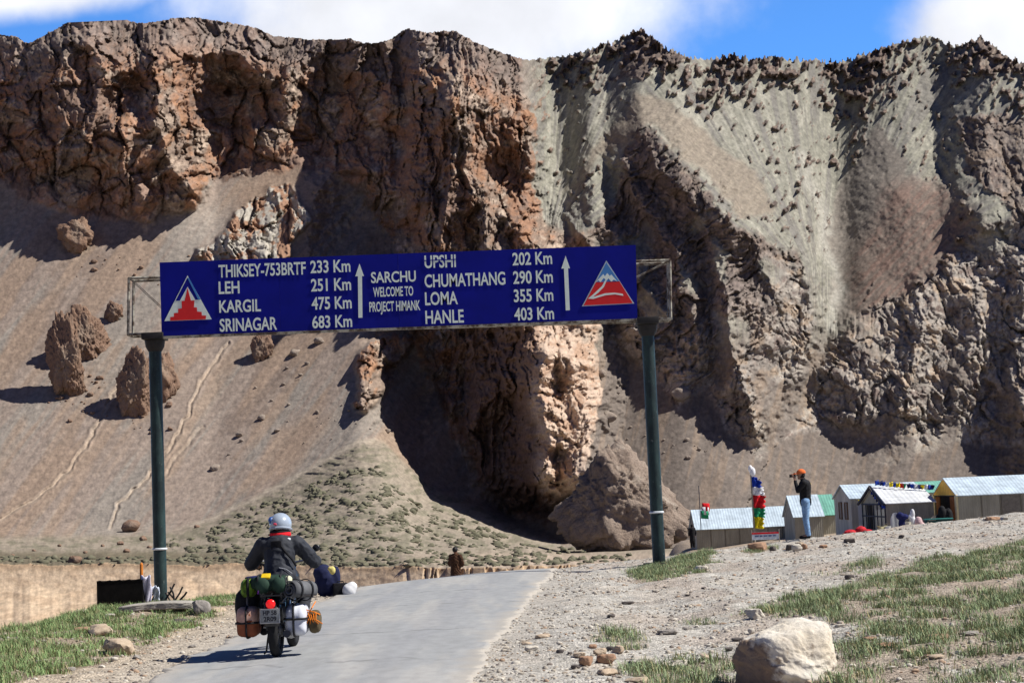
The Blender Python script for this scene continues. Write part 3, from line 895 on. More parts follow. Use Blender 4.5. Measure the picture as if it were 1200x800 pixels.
def remeshed(mb, voxel, smooth_it=3):
    """several overlapping shapes -> one continuous skin"""
    me = bpy.data.meshes.new('tmp'); bmesh.ops.recalc_face_normals(mb.bm, faces=mb.bm.faces[:]); mb.bm.to_mesh(me); mb.bm.free()
    o = bpy.data.objects.new('tmp', me); COL.objects.link(o)
    r = o.modifiers.new('r', 'REMESH'); r.mode = 'VOXEL'; r.voxel_size = voxel
    if smooth_it:
        q = o.modifiers.new('s', 'SMOOTH'); q.iterations = smooth_it; q.factor = 0.5
    dg = bpy.context.evaluated_depsgraph_get()
    m2 = bpy.data.meshes.new_from_object(o.evaluated_get(dg))
    bpy.data.objects.remove(o); bpy.data.meshes.remove(me)
    return m2
def text_mesh(body, width, height, bold=0.0):
    """flat lettering fitted to width x cap height, lower left corner at 0,0"""
    cu_ = bpy.data.curves.new('t', 'FONT'); cu_.body = body; cu_.offset = bold; cu_.resolution_u = 4
    o = bpy.data.objects.new('t', cu_); COL.objects.link(o)
    dg = bpy.context.evaluated_depsgraph_get()
    me = bpy.data.meshes.new_from_object(o.evaluated_get(dg))
    bpy.data.objects.remove(o); bpy.data.curves.remove(cu_)
    xs = [v.co.x for v in me.vertices]; ys_ = [v.co.y for v in me.vertices]
    x0, x1, y1 = min(xs), max(xs), max(ys_); y0 = 0.0
    out_ = [((v.co.x - x0) * width / (x1 - x0), (v.co.y - y0) * height / (y1 - y0)) for v in me.vertices]
    fc = [tuple(p.vertices) for p in me.polygons]
    bpy.data.meshes.remove(me)
    return out_, fc

# ---- rocks: a body cut by planes, roughened
def unit_sphere(n):
    bm = bmesh.new(); bmesh.ops.create_icosphere(bm, subdivisions=n, radius=1)
    v = np.array([q.co[:] for q in bm.verts]); f = [tuple(w_.index for w_ in p.verts) for p in bm.faces]; bm.free()
    return v, f
_sph = {n: unit_sphere(n) for n in (1, 2, 3, 4, 5, 6)}
def rock_mesh(name, size, seed, n=4, cuts=12, rough=0.06, planes=(), fine=0.02, freq=1.0, soft=14, flute=0, facet=0):
    v, f = _sph[n]; rg = np.random.RandomState(seed)
    N = rg.normal(size=(cuts, 3)); N /= np.linalg.norm(N, axis=1)[:, None]; d = 0.72 + 0.3 * rg.rand(cuts)
    for p in planes:
        q = np.array(p[:3], float); q /= np.linalg.norm(q); N = np.vstack([N, q]); d = np.append(d, p[3])
    dots = np.clip(v @ N.T, 1e-3, None) / d
    r = 1 / (np.sum(dots ** soft, 1) ** (1 / soft))
    r = np.minimum(r, 1.25)
    o = rg.rand(3) * 100
    P = v * freq
    nz_ = fbm(P[:, 0] * 2 + o[0] + P[:, 2] * 1.3, P[:, 1] * 2 + o[1] - P[:, 2] * 1.7, 4, .55)
    nf = ridged(P[:, 0] * 5 + o[1] + 2.1 * P[:, 1], P[:, 2] * 5 + o[2] - 1.3 * P[:, 1], 3, .55)
    fl = ridged(P[:, 0] * 7 + o[0] + 2.5 * P[:, 1], P[:, 2] * 0.9 + o[2], 3, .55) if flute else 0
    r = r * (1 + rough * nz_ + fine * nf + flute * fl)
    if facet:
        Q = v * np.array(size)[None] / min(size)
        for q_, am in ((1.7, facet), (3.8, facet * .5), (8.5, facet * .24)):
            bx, by, gp, a0, a1, a2 = worley(Q[:, 0] * q_ + .8 * Q[:, 1] * q_ + o[0] + .25 * nz_, Q[:, 2] * q_ * .8 + .5 * Q[:, 1] * q_ + o[1], seed)
            r = r * (1 + am * (1.2 * (a0 - .5) + 1.2 * bx * a1 + .8 * by * a2) - am * .5 * sstep(.14, 0, gp))
    co = v * r[:, None] * np.array(size)[None] 
    me = bpy.data.meshes.new(name); me.from_pydata(co.tolist(), [], f)
    return me
def stone_mat(name, c, c2, scale=6.0, bump=0.5, bdist=0.02, c3=None):
    if name in _mats: return _mats[name]
    k = NT(name, 0.92, 0.15)
    f = k.rng(k.noise(scale, 6, .62), .32, .68, 0, 1)
    col_ = k.mixc(f, c4(c), c4(c2))
    if c3: col_ = k.mixc(k.rng(k.noise(scale * .6, 4, .6, stretch=(1, 1, .4)), .55, .68, 0, .85), col_, c4(c3))
    fi = k.rng(k.noise(scale * 9, 5, .7), .3, .7, .78, 1.2)
    cb = k.n('ShaderNodeCombineColor')
    for i in range(3): k.l(fi, cb.inputs[i])
    k.col(k.mixc(1.0, col_, cb.outputs[0], 'MULTIPLY'))
    k.bump(k.noise(scale * 4, 7, .68), bump, bdist)
    _mats[name] = k.m; return k.m

# ================================================================= ROCKS ON THE MOUNTAIN
_du0 = None
def mpt(px, py):
    """point of the mountain's surface seen through this photo pixel"""
    d = ray(px, py); u, v = d.x * F, d.z * F
    j = int(np.argmin(np.abs(uu - u))); i = int(np.argmin(np.abs(vv - v)))
    return at(px, py, float(DD[i, j]))
crag_mat = stone_mat('rust_crag_stone', (.28, .175, .12), (.20, .135, .10), .12, .8, 1.2, (.31, .24, .185))
pale_crag = stone_mat('pale_crag_stone', (.36, .285, .23), (.25, .19, .15), .16, 1.0, 1.6, (.46, .39, .32))
grey_stone = stone_mat('grey_boulder_stone', (.34, .29, .24), (.25, .20, .165), .3, .6, .6)
def crag(px0, px1, py0, py1, label, mat, seed, n=6, facet=.11, planes=(), deep=0.8, dd=0.0, flute=0.05, cuts=14, rough=.12, name='rock_outcrop', lean=0.0):
    base = mpt((px0 + px1) / 2, py1); dist = base.y + dd
    sc = F / dist; w_ = (px1 - px0) / sc; h = (py1 - py0) / sc
    c = at((px0 + px1) / 2, py0 * .45 + py1 * .55, dist)
    me = rock_mesh(name, (w_ * .52, w_ * .5 * deep, h * .58), seed, n, cuts, rough, planes, .03, 1.0, 16, flute, facet)
    o = link(name, me, mat, None, True, 180, c); o.rotation_euler = (0, lean, 0)
    return tag(o, label, 'rock')
crag(56, 97, 384, 462, 'tall rust-brown rock pillar leaning on the left scree slope, its foot lowest of the pair', crag_mat, 3, 6, planes=[(-.8, -.5, .2, .7)], flute=.03, lean=-.12)
crag(72, 122, 362, 430, 'blocky rust-brown rock crag directly behind the leaning pillar on the scree', crag_mat, 9, 6, planes=[(.5, -.8, .2, .75)], flute=.03, dd=8)
crag(134, 176, 418, 482, 'broad rust-brown rock crag behind the left pole of the road sign', crag_mat, 14, 6, planes=[(-.7, -.5, .3, .7)], flute=.03)
crag(170, 206, 412, 462, 'pale brown rock knob peeking out right of the left sign pole', crag_mat, 21, 5, flute=.06)
crag(70, 108, 258, 292, 'squat dark brown rock below the left cliffs at the top of the scree', crag_mat, 27, 5, flute=.05)
crag(124, 140, 352, 376, 'small round brown rock just left of the open sign frame', crag_mat, 33, 5)
crag(294, 316, 392, 420, 'small dark rock standing under the lower edge of the blue sign board', crag_mat, 35, 5, flute=.06)
crag(650, 790, 528, 644, 'huge pale brown rock dome at the mountain foot beside the right sign pole', pale_crag, 41, 6, facet=.10, planes=[(-.80, -.50, .35, .52), (.72, -.30, .62, .60), (.05, -.9, .42, .74)], deep=.75, dd=-8, flute=.02, cuts=9, rough=.14, name='rock_dome')
k_ = 0
_bs = [(252, 550, 11, 'small flat-topped tan boulder alone low on the bare scree slope'),
       (281, 511, 8, None), (283, 517, 5, None), (268, 533, 4, None), (345, 416, 12, 'pale boulder high on the scree just under the sign board'), (374, 402, 11, None),
       (360, 427, 6, None), (332, 451, 5, None), (307, 491, 9, None), (372, 483, 5, None), (352, 440, 5, None), (318, 470, 4, None), (300, 455, 4, None), (336, 432, 5, None),
       (704, 441, 13, 'dark-bellied grey boulder right of the pale buttress, nearest the sign board'), (713, 491, 16, 'largest grey boulder on the grey scree between buttress and right pole'), (723, 454, 5, None), (739, 501, 4, None), (725, 461, 4, None), (797, 465, 22, 'broad low brown boulder at the foot of the cliffs right of the pole'),
       (154, 622, 20, 'orange-brown boulder on the fan left of the left sign pole'), (141, 638, 8, None), (148, 647, 7, None), (167, 633, 9, None), (88, 660, 14, None), (58, 654, 7, None), (14, 653, 7, None),
       (120, 640, 5, None), (100, 648, 5, None), (175, 642, 6, None), (40, 646, 5, None), (230, 618, 6, None), (128, 655, 6, None), (70, 640, 5, None)]
_rg = np.random.RandomState(77)
for _c, _n, _sx, _sy in (((95, 440), 34, 45, 40), ((165, 470), 26, 30, 26), ((260, 320), 20, 80, 20), ((395, 470), 16, 50, 40), ((150, 300), 18, 60, 25), ((800, 510), 24, 70, 25)):
    for _ in range(_n):
        q_ = (_c[0] + _sx * _rg.normal() * .6, _c[1] + _sy * abs(_rg.normal()) * .7)
        if 2 < q_[0] < 1190: _bs.append((q_[0], q_[1], 1.8 + 5.5 * _rg.rand() ** 2.5, None))
for i, (bx, by, bw, lb) in enumerate(_bs):
    p = mpt(bx, by); wm = bw * p.y / F
    me = rock_mesh('boulder', (wm * .5, wm * .45, wm * .36), 100 + i, 3 if bw > 5 else 2, 10, .12)
    o = link('boulder', me, grey_stone if bx > 250 else crag_mat, None, True, 180, p + Vector((0, 0, wm * .2)))
    tag(o, lb or 'small loose boulder lying on the scree and gravel fan of the mountain', 'boulder', 'boulders strewn over the mountain foot')

# scrub on the river fan: low cushions, beyond counting
def tufts(name, spots, mat, seed):
    v, f = _sph[2]; f = np.array(f); rg = np.random.RandomState(seed)
    V_, F_, C_ = [], [], []
    for i, (p, w_) in enumerate(spots):
        nz_ = 1 + 0.5 * fbm(v[:, 0] * 2.2 + rg.rand() * 90, v[:, 1] * 2.2 + v[:, 2] * 2 + rg.rand() * 90, 3, .65)
        s_ = np.array([w_ * .5 * (.7 + .7 * rg.rand()), w_ * .5, w_ * .34 * (.6 + .7 * rg.rand())])
        V_.append(v * nz_[:, None] * s_ + np.array(p)); F_.append(f + i * len(v))
    me = bpy.data.meshes.new(name); me.from_pydata(np.concatenate(V_).tolist(), [], np.concatenate(F_).tolist())
    return link(name, me, mat, None, True, 180)
scrub_mat = plain('grey_green_scrub', (.185, .17, .12), .95, .1, 0, .4, .5, c2=(.11, .11, .072))
rg = np.random.RandomState(5); sp = []
FANP = [(180, 640), (260, 612), (330, 580), (400, 555), (440, 545), (480, 585), (560, 612), (600, 632), (690, 645), (700, 657), (400, 660), (200, 658)]
cand = rg.rand(16000, 2) * [540, 140] + [170, 522]
cand = cand[polymask(FANP, cand[:, 0], cand[:, 1])]
dens = fbm(cand[:, 0] / 24, cand[:, 1] / 9, 3) + 0.1
for (x_, y_), dn in zip(cand, dens):
    if dn > rg.rand() * .75 - .05:
        p = mpt(x_, y_); sp.append((p, (.8 + 2.2 * rg.rand() ** 2.5) * p.y / 560))
for i in range(330):      # the dark band of plants along the terrace edge
    x_ = rg.rand() * 760 - 20; y_ = float(lerp_line(EDGE, x_)) - 1 - rg.rand() * 7
    p = mpt(x_, y_); sp.append((p, (.8 + 1.6 * rg.rand()) * p.y / 420))
tag(tufts('scrub', sp, scrub_mat, 8), 'low grey-green scrub dotted over the gravel fan across the river', 'scrub', None, 'stuff')

# ================================================================= THE CAMP BEHIND THE RISE
def canvas(name, c, seams=2.2, rough=.8):
    """tent cloth or tin sheet with upright folds and faint dirt"""
    k = NT(name, rough, .25)
    w_ = k.n('ShaderNodeTexWave', wave_type='BANDS', bands_direction='X'); w_.inputs['Scale'].default_value = seams
    w_.inputs['Distortion'].default_value = 1.2; w_.inputs['Detail'].default_value = 2
    tcn = k.n('ShaderNodeTexCoord'); k.l(tcn.outputs['Object'], w_.inputs['Vector'])
    d = k.rng(k.noise(1.6, 5, .6, stretch=(1, 1, .3)), .3, .7, .68, 1.14)
    cb = k.n('ShaderNodeCombineColor')
    for i in range(3): k.l(d, cb.inputs[i])
    k.col(k.mixc(1.0, c4(c), cb.outputs[0], 'MULTIPLY'))
    k.bump(w_.outputs['Fac'], .35, .03)
    return k.m
tin = canvas('pale_blue_tin', (.52, .62, .70), 1.6, .55)
white_cloth = canvas('white_canvas', (.66, .68, .70), 1.2)
wall_cloth = canvas('grey_canvas_wall', (.36, .34, .27), 2.4)
wall_pale = canvas('pale_canvas_wall', (.50, .47, .40), 2.0)
green_tin = canvas('green_tin', (.17, .42, .33), 1.6)
yellow_p = plain('ochre_paint', (.88, .47, .03), .6, .3, 0, .15, 3)
cream_p = plain('cream_paint', (.62, .52, .30), .6, .3, 0, .15, 3)
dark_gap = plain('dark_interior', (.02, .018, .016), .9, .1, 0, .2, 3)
brown_wood = plain('brown_shutter_wood', (.16, .085, .045), .7, .2, 0, .3, 9)
dark_trim = plain('dark_trim', (.03, .035, .06), .7, .2, 0, .2, 6)

def shed(label, fl, fr, apex, wall_y, Yf, depth, roof, wall, x_right=None, gable=None, name='tent', over=.12):
    """a ridge tent / tin shed, ridge along x. fl, fr: photo px of the front eave's ends, apex: px of the ridge's left end"""
    A = at(*fl, Yf); B = at(*fr, Yf)
    ap = at(*apex, Yf + depth / 2)
    ze = (A.z + B.z) / 2; zr = ap.z; x0, x1 = A.x, B.x
    zb = min(float(gz(x0, Yf)), float(gz(x1, Yf)), float(gz(x0, Yf + depth))) - .3
    r = thing(name, label, 'tent', (x0, Yf, zb))
    h = ze - zb; hr = zr - zb; L = x1 - x0
    wb = MB()
    t = .06
    wb.box((L / 2, t / 2, h / 2), (L, t, h))
    wb.box((L / 2, depth - t / 2, h / 2), (L, t, h))
    for xx in ((t / 2 + .004, L - t / 2 - .004)):
        pts = [(0.065, 0), (depth - .065, 0), (depth - .065, h), (depth / 2, hr - .05), (0.065, h)]
        a = [wb.bm.verts.new((xx - t / 2, p[0], p[1])) for p in pts]; b = [wb.bm.verts.new((xx + t / 2, p[0], p[1])) for p in pts]
        wb.bm.faces.new(a); wb.bm.faces.new(b[::-1])
        for i in range(5): wb.bm.faces.new((a[i], b[i], b[(i + 1) % 5], a[(i + 1) % 5]))
    wo = wb.build('wall', wall, r, False)
    rb = MB(); e = .18; sl_ = (hr - h) / (depth / 2)
    n_ = max(4, int(L / .8)); rgq = np.random.RandomState(int(abs(x0 * 7)) + 3)
    sag = [0] + list(-.035 * rgq.rand(n_ - 1)) + [0]
    xsn = np.linspace(-over, L + over, n_ + 1)
    top = [[(xq, -e + (depth / 2 + e) * q, h + .035 - sl_ * e + (hr - h + sl_ * e) * q + sag[i] * (1 - abs(2 * q - 1))) for q in (0, .33, .66, 1)] for i, xq in enumerate(xsn)]
    rb.surf(top)
    rb.surf([[(p[0], depth - p[1], p[2]) for p in row] for row in top])
    ro = rb.build('roof', roof, r, False)
    so_ = ro.modifiers.new('thick', 'SOLIDIFY'); so_.thickness = .05; so_.offset = 0
    return r, dict(L=L, h=h, hr=hr, d=depth, x0=x0, Y=Yf, zb=zb, wall=wo, roof=ro)

T1, q1 = shed('long low canvas shed with pale blue roof at the left end of the camp', (816, 620), (933, 614), (822, 597.5), 641, 125, 4.4, tin, wall_cloth)
for i in range(1, 7): MB().tube([(q1['L'] * i / 7, -.03, .2), (q1['L'] * i / 7, -.03, q1['h'] - .05)], .035, 6).build('wall_post', plain('weathered_post', (.20, .18, .14), .8, .2), T1)
T2, q2 = shed('small grey hut with a pale blue tin roof behind the standing photographer', (931, 605), (964, 603.5), (929.5, 581), 631, 116, 4.6, tin, wall_cloth, name='hut')
T2b, q2b = shed('grey hut with green tin roof between the photographer and the gabled hut', (955, 603), (981, 602), (952, 580.5), 630, 121, 4.6, green_tin, wall_cloth, name='hut')
T3, q3 = shed('pale gabled hut with two brown windows in its end wall', (997, 583.6), (1082, 581), (985.5, 569), 628, 105, 5.6, tin, wall_pale, name='hut')
# windows of its left end wall
for yy in (1.1, 3.0):
    wf = MB(); z0_ = q3['h'] - 1.25
    for dz in (0, 1.0): wf.box((-.03, yy + .45, z0_ + dz), (.06, .98, .08))
    for dy in (0, .9): wf.box((-.032, yy + dy, z0_ + .5), (.06, .08, 1.0))
    fr_ = wf.build('window', brown_wood, T3, False)
    MB().box((-.012, yy + .45, z0_ + .5), (.03, .82, .92)).build('pane', plain('brown_window_cloth', (.11, .07, .05), .6, .4), fr_, False)
MB().box((1.6, -.03, q3['h'] / 2), (2.4, .06, q3['h'] - .1)).build('front_panel', white_cloth, T3, False)
T4, q4 = shed('low grey canvas shed with glazed left end, white roof and prayer flags', (1038.5, 589), (1094, 588.5), (1021.5, 571), 621, 97, 7.0, white_cloth, wall_cloth)
gw = MB(); h4 = q4['h']
for yy in np.linspace(.3, 6.7, 7): gw.box((-.03, yy, h4 * .5), (.05, .09, h4))
for zz in (.12, .42, .72, .98): gw.box((-.036, 3.5, h4 * zz), (.05, 6.6, .08))
gl_ = gw.build('lattice', dark_trim, T4, False)
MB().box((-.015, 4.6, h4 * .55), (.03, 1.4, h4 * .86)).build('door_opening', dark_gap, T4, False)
MB().box((-.012, 1.7, h4 * .62), (.03, 2.4, h4 * .5)).build('window', plain('dim_window', (.16, .13, .10), .3, .5), T4, False)
vb = MB()
for s_ in (0, 1):
    y0_ = -.2 if s_ == 0 else 7.2
    vb.tube([(-.16, y0_, q4['h'] - .05), (-.16, 3.5, q4['hr'] + .05)], .09, 6)
vb.build('verge_board', dark_trim, T4, False)
T6, q6 = shed('green tin roofed hut half hidden behind the white roofed sheds', (1082, 577), (1112, 576), (1076, 565), 620, 112, 5, green_tin, wall_cloth, name='hut')
T5, q5 = shed('large grey shed with pale roof and ochre yellow gable at the right of the camp', (1122, 579.5), (1262, 575), (1104.5, 561), 613, 95, 5.2, tin, wall_cloth)
h5, hr5 = q5['h'], q5['hr']
gb = MB()
pts = [(-.12, h5 + .02), (5.32, h5 + .02), (2.6, hr5 + .0)]
a = [gb.bm.verts.new((-.10, p[0], p[1])) for p in pts]; b = [gb.bm.verts.new((-.03, p[0], p[1])) for p in pts]
gb.bm.faces.new(a); gb.bm.faces.new(b[::-1])
for i in range(3): gb.bm.faces.new((a[i], b[i], b[(i + 1) % 3], a[(i + 1) % 3]))
gb.build('gable', yellow_p, T5, False)
for yy in (.15, 5.1): MB().box((-.05, yy, h5 / 2), (.12, .33, h5)).build('corner_post', cream_p, T5, False)
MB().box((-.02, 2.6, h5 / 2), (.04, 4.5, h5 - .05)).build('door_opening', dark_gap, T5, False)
for yy in (4.2, 1.0): MB().box((-.045, yy, h5 * .6), (.05, .95, h5 * .75)).build('door_curtain', plain('rust_curtain', (.28, .10, .03), .8, .1), T5, False)
MB().box((2.9, -.03, h5 / 2 + .1), (1.0, .06, h5 - .3)).build('door', plain('grey_door', (.20, .18, .15), .8, .2), T5, False)
for i in (1.3, 2.35, 3.5, 4.6, 5.8): MB().box((i, -.02, h5 / 2), (.05, .05, h5)).build('wall_post', plain('weathered_post', (.20, .18, .14), .8, .2), T5, False)

# prayer flags strung over the sheds
FL = {'blue': plain('blue_cloth', (.02, .06, .42), .85, .1), 'white': plain('white_cloth', (.72, .72, .74), .85, .1), 'red': plain('red_cloth', (.62, .02, .025), .85, .1),
      'green': plain('green_cloth', (.03, .32, .14), .85, .1), 'yellow': plain('yellow_cloth', (.80, .62, .02), .85, .1), 'navy': plain('navy_cloth', (.02, .025, .10), .85, .1)}
cord_m = plain('cord', (.25, .22, .18), .9, .1)
def flag_sheet(w_, h, seed, amp=.05, nx=8, nz=8, skew=0.0):
    rgq = np.random.RandomState(seed); a_, b_ = rgq.rand(2) * 6
    return [[(w_ * i / nx, amp * math.sin(a_ + 5 * i / nx + 1.5 * j / nz) * (.3 + i / nx), -h * j / nz + skew * i / nx * w_ + .04 * w_ * math.sin(b_ + 4 * i / nx)) for i in range(nx + 1)] for j in range(nz + 1)]
def flag_string(label, p0, p1, n, w_, h, colours, seed, sagm=.25):
    p0, p1 = Vector(p0), Vector(p1); r = thing('prayer_flag_string', label, 'prayer flags', p0)
    pts = [(p1 - p0) * (i / 16) + Vector((0, 0, -4 * sagm * (i / 16) * (1 - i / 16))) for i in range(17)]
    MB().tube(pts, .015, 5).build('cord', cord_m, r)
    for i in range(n):
        t = (i + .5) / n; q = (p1 - p0) * t + Vector((0, 0, -4 * sagm * t * (1 - t)))
        b = MB(); b.surf(flag_sheet(w_, h, seed + i, .08, 4, 4))
        o = b.build('flag', FL[colours[i % len(colours)]], r, True, 180); o.location = q
        s_ = o.modifiers.new('thick', 'SOLIDIFY'); s_.thickness = .008
        o.rotation_euler = (.5 * math.sin(seed + 2.3 * i), 0, .5 * math.sin(i * 1.7))
    return r
P4 = lambda x, y, z: Vector((q4['x0'] + x, q4['Y'] + y, q4['zb'] + z))
flag_string('prayer flags draped along the ridge of the white roofed shed', P4(.0, 3.2, q4['hr'] + .42), P4(q4['L'] + .5, 1.9, q4['hr'] + .0), 17, .24, .28, ['blue', 'navy', 'blue', 'white', 'yellow', 'blue', 'yellow', 'red', 'green', 'navy', 'blue', 'white', 'navy', 'yellow', 'white'], 3, .06)
flag_string('prayer flags running down the left gable edge of the glazed shed', P4(-.25, 3.4, q4['hr'] + .1), P4(-.25, -.1, q4['h'] - .1), 8, .2, .26, ['navy', 'blue', 'navy', 'blue'], 23, .05)
p_ = Vector((q3['x0'] + .2, q3['Y'] - .25, q3['zb'] + q3['h'] - .02))
flag_string('short string of prayer flags under the eave of the gabled hut', p_, p_ + Vector((2.2, 0, -.1)), 6, .3, .26, ['yellow', 'white', 'red', 'green', 'white', 'red'], 43, .12)

# little flag on the first shed
p_ = at(821, 611, 124.4); r = thing('small_flag', 'small red white and green flag on a stick above the long shed', 'flag', p_)
MB().tube([(0, 0, -.6), (0, 0, 2.6)], .03, 6).build('pole', dark_trim, r)
for i, c in enumerate(('red', 'white', 'green')):
    b = MB(); b.surf([[(.02 + .18 * j + (.5 - .2 * i) * .3, .05 * math.sin(3 * j + i), 1.35 - .28 * i - .02 * j - .28 * k_) for j in range(4)] for k_ in range(3)])
    o = b.build('stripe', FL[c], r, True, 180); o.modifiers.new('t', 'SOLIDIFY').thickness = .01

# tall prayer flag pole
YP = 68.0
p_ = at(884.5, 633, YP); r = thing('prayer_flag_pole', 'upright pole wrapped in a tall banner of blue white red green and yellow cloth', 'flagpole', p_)
sp_ = F / YP
H_ = 78 / sp_
MB().tube([(0, 0, -.3), (0, 0, H_ * .5), (-.02, 0, H_)], [.04, .035, .025], 8).build('pole', plain('pale_pole', (.30, .26, .2), .8, .2), r)
MB().ball((.06, 0, H_ + .05), (.12, .1, .2)).ball((-.02, 0, H_ + .18), (.09, .08, .15)).build('tuft', FL['white'], r)
zz = H_ - .12
for c, h_, w_ in (('blue', 43 / 6, 62), ('white', 38 / 6, 78), ('red', 58 / 6, 82), ('green', 42 / 6, 74), ('yellow', 52 / 6, 62)):
    hh = h_ / sp_ * 1.75 if c == 'blue' else h_ / sp_ * 1.55
    b = MB(); b.surf([[(w_ / 6 / sp_ * (i / 8) * (.55 if (c == 'blue' and j < 3) else 1) * (1 + .12 * math.sin(2.1 * j + w_)), .09 * math.sin(1.3 * i + .5 * j + w_), -hh * j / 8 - .05 * i / 8) for i in range(9)] for j in range(9)])
    o = b.build('cloth', FL[c], r, True, 180, (.02, 0, zz)); o.modifiers.new('t', 'SOLIDIFY').thickness = .012
    zz -= hh * .97

# low banner at its foot
p_ = at(881, 632.5, 66.5); sp_ = F / 66.5; w_, h_ = 32 / sp_, 8.6 / sp_
r = thing('ground_banner', 'low white banner with a red line over a blue grey line beside the flag pole', 'banner', p_)
MB().box((w_ / 2, 0, h_ * .5), (w_, .02, h_)).build('cloth', plain('banner_white', (.60, .64, .68), .8, .1), r, False)
MB().box((w_ / 2, -.014, h_ * .86), (w_ * .98, .004, h_ * .24)).build('red_line', FL['red'], r, False)
b = MB(); rgq = np.random.RandomState(4); x_ = .12
while x_ < w_ - .2:
    q = .05 + .11 * rgq.rand(); b.box((x_ + q / 2, -.014, h_ * .5), (q, .004, h_ * .2)); x_ += q + .035
b.build('blue_line', plain('banner_blue', (.10, .14, .25), .8, .1), r, False)
for xx in (0, w_): MB().tube([(xx, 0, -.5), (xx, 0, h_ + .1)], .02, 6).build('stake', cord_m, r)

# things lying about the sheds
def blob(name, label, cat, px, py, Y, parts, mat, voxel=.03, group=None, parent=None):
    """soft heap: parts = (dx, dy, dz, sx, sy, sz) in metres from the foot"""
    b = MB()
    for p in parts: b.ball(p[:3], p[3:6], (0, 0, p[6] if len(p) > 6 else 0))
    me = remeshed(b, voxel, 4)
    co = np.array([v.co[:] for v in me.vertices]); nz_ = .03 * fbm(co[:, 0] * 6 + px, co[:, 2] * 6 + co[:, 1] * 3, 3)
    for v, q in zip(me.vertices, nz_): v.co *= (1 + q)
    o = link(name, me, mat, parent, True, 180, at(px, py, Y) if parent is None else None)
    return tag(o, label, cat, group) if parent is None else o
red_b = plain('red_bundle_cloth', (.50, .02, .03), .8, .2); black_c = plain('black_cloth', (.015, .015, .017), .85, .15, 0, .4, 20, .3, .01)
blob('cloth_bundle', 'red cloth bundle on the ground in front of the gabled hut', 'bundle', 1004, 627, 96, [(-.35, 0, .15, .4, .3, .2), (.25, 0, .22, .35, .3, .3), (.55, .1, .12, .3, .3, .16)], red_b)
blob('cloth_bundle', 'small dark red bundle by the glazed end of the shed', 'bundle', 1017, 625, 95.5, [(0, 0, .1, .3, .25, .16)], red_b)
o = thing('white_sheet', 'tall rounded white panel leaning on the grey shed wall', 'panel', at(1049, 623, 95.6))
MB().prism([(-.24, 0), (.26, 0), (.24, .95), (.12, 1.08), (-.08, 1.02), (-.22, .72)], -.03, .03).build('panel', white_cloth, o, False)
MB().box((0, .05, .5), (.04, .04, 1.0), (.0, 0, 0)).build('prop', cord_m, o, False)
o = thing('white_sheet', 'slanted pale triangular panel against the wall beside the teal bench', 'panel', at(1090, 619, 95.6))
MB().prism([(-.5, .0), (.42, 0), (.42, .72), (.22, .70)], -.03, .03).build('panel', wall_pale, o, False)
MB().box((.2, .06, .3), (.04, .04, .6)).build('prop', cord_m, o, False)
blob('bedding_heap', 'navy and dark heap of bedding by the white panel at the grey shed', 'bedding', 1058, 620, 95.3, [(-.1, 0, .75, .25, .2, .22), (.12, 0, .68, .26, .2, .18), (0, .05, .3, .22, .2, .4)], FL['navy'])
blob('bedding_heap', 'white cloth heap between the dark bedding and the pink cloth', 'bedding', 1070, 620, 95.3, [(0, 0, .4, .2, .18, .4), (.02, 0, .85, .14, .12, .3), (-.12, 0, .7, .15, .12, .15)], FL['white'])
blob('bedding_heap', 'pale pink cloth heap right of the white cloth by the shed', 'bedding', 1077, 620, 95.2, [(0, 0, .35, .24, .2, .38), (.1, 0, .2, .3, .2, .22)], plain('pink_cloth', (.60, .42, .43), .85, .1))
def bucket(label, px, py, Y, c, h=.4, r0=.13, r1=.16):
    o = thing('bucket', label, 'bucket', at(px, py, Y))
    b = MB(); b.tube([(0, 0, 0), (0, 0, h)], [r0, r1], 16)
    b.build('body', c, o)
    MB().ring((0, 0, h), r1, .012, 'z', 20, 6).build('rim', c, o)
    MB().tube([(-r1, 0, h), (-r1 * .7, 0, h + .12), (0, 0, h + .17), (r1 * .7, 0, h + .12), (r1, 0, h)], .008, 6).build('handle', cord_m, o)
bucket('cream bucket standing in front of the white cloth heap', 1064.5, 622, 95, plain('cream_plastic', (.62, .58, .46), .5, .4), .5)
bucket('white bucket on the ground at the corner of the glazed shed', 1040, 623, 95, plain('white_plastic', (.68, .68, .66), .5, .4), .3, .16, .2)
o = thing('carton', 'yellowish open carton beside the white bucket at the shed corner', 'box', at(1034, 623.5, 95), (0, 0, .3))
MB().box((0, 0, .16), (.34, .3, .3), None, .01).build('body', plain('yellowish_card', (.50, .45, .26), .8, .1), o)
MB().box((-.2, 0, .33), (.16, .3, .012), (0, .5, 0)).box((.2, 0, .33), (.16, .3, .012), (0, -.5, 0)).build('flap', plain('yellowish_card', (.5, .45, .26)), o)
o = thing('bench', 'low teal bench along the foot of the yellow gabled shed', 'bench', at(1100, 615, 94))
MB().box((0, 0, .34), (1.55, .4, .06), None, .01).build('seat', plain('teal_paint', (.06, .28, .25), .6, .3), o)
for sx_ in (-.7, .7): MB().box((sx_, 0, .155), (.06, .36, .31)).build('leg', plain('teal_dark', (.02, .07, .07), .7, .2), o)
MB().box((0, .02, .2), (1.34, .03, .14)).build('apron', plain('teal_dark', (.02, .07, .07), .7, .2), o)
blob('dark_sacks', 'black heap of sacks in the doorway under the yellow gable', 'sacks', 1107.5, 614, 94.8, [(-.12, 0, .55, .25, .25, .5), (.22, 0, .45, .25, .25, .45), (-.3, 0, .3, .2, .2, .3)], black_c)

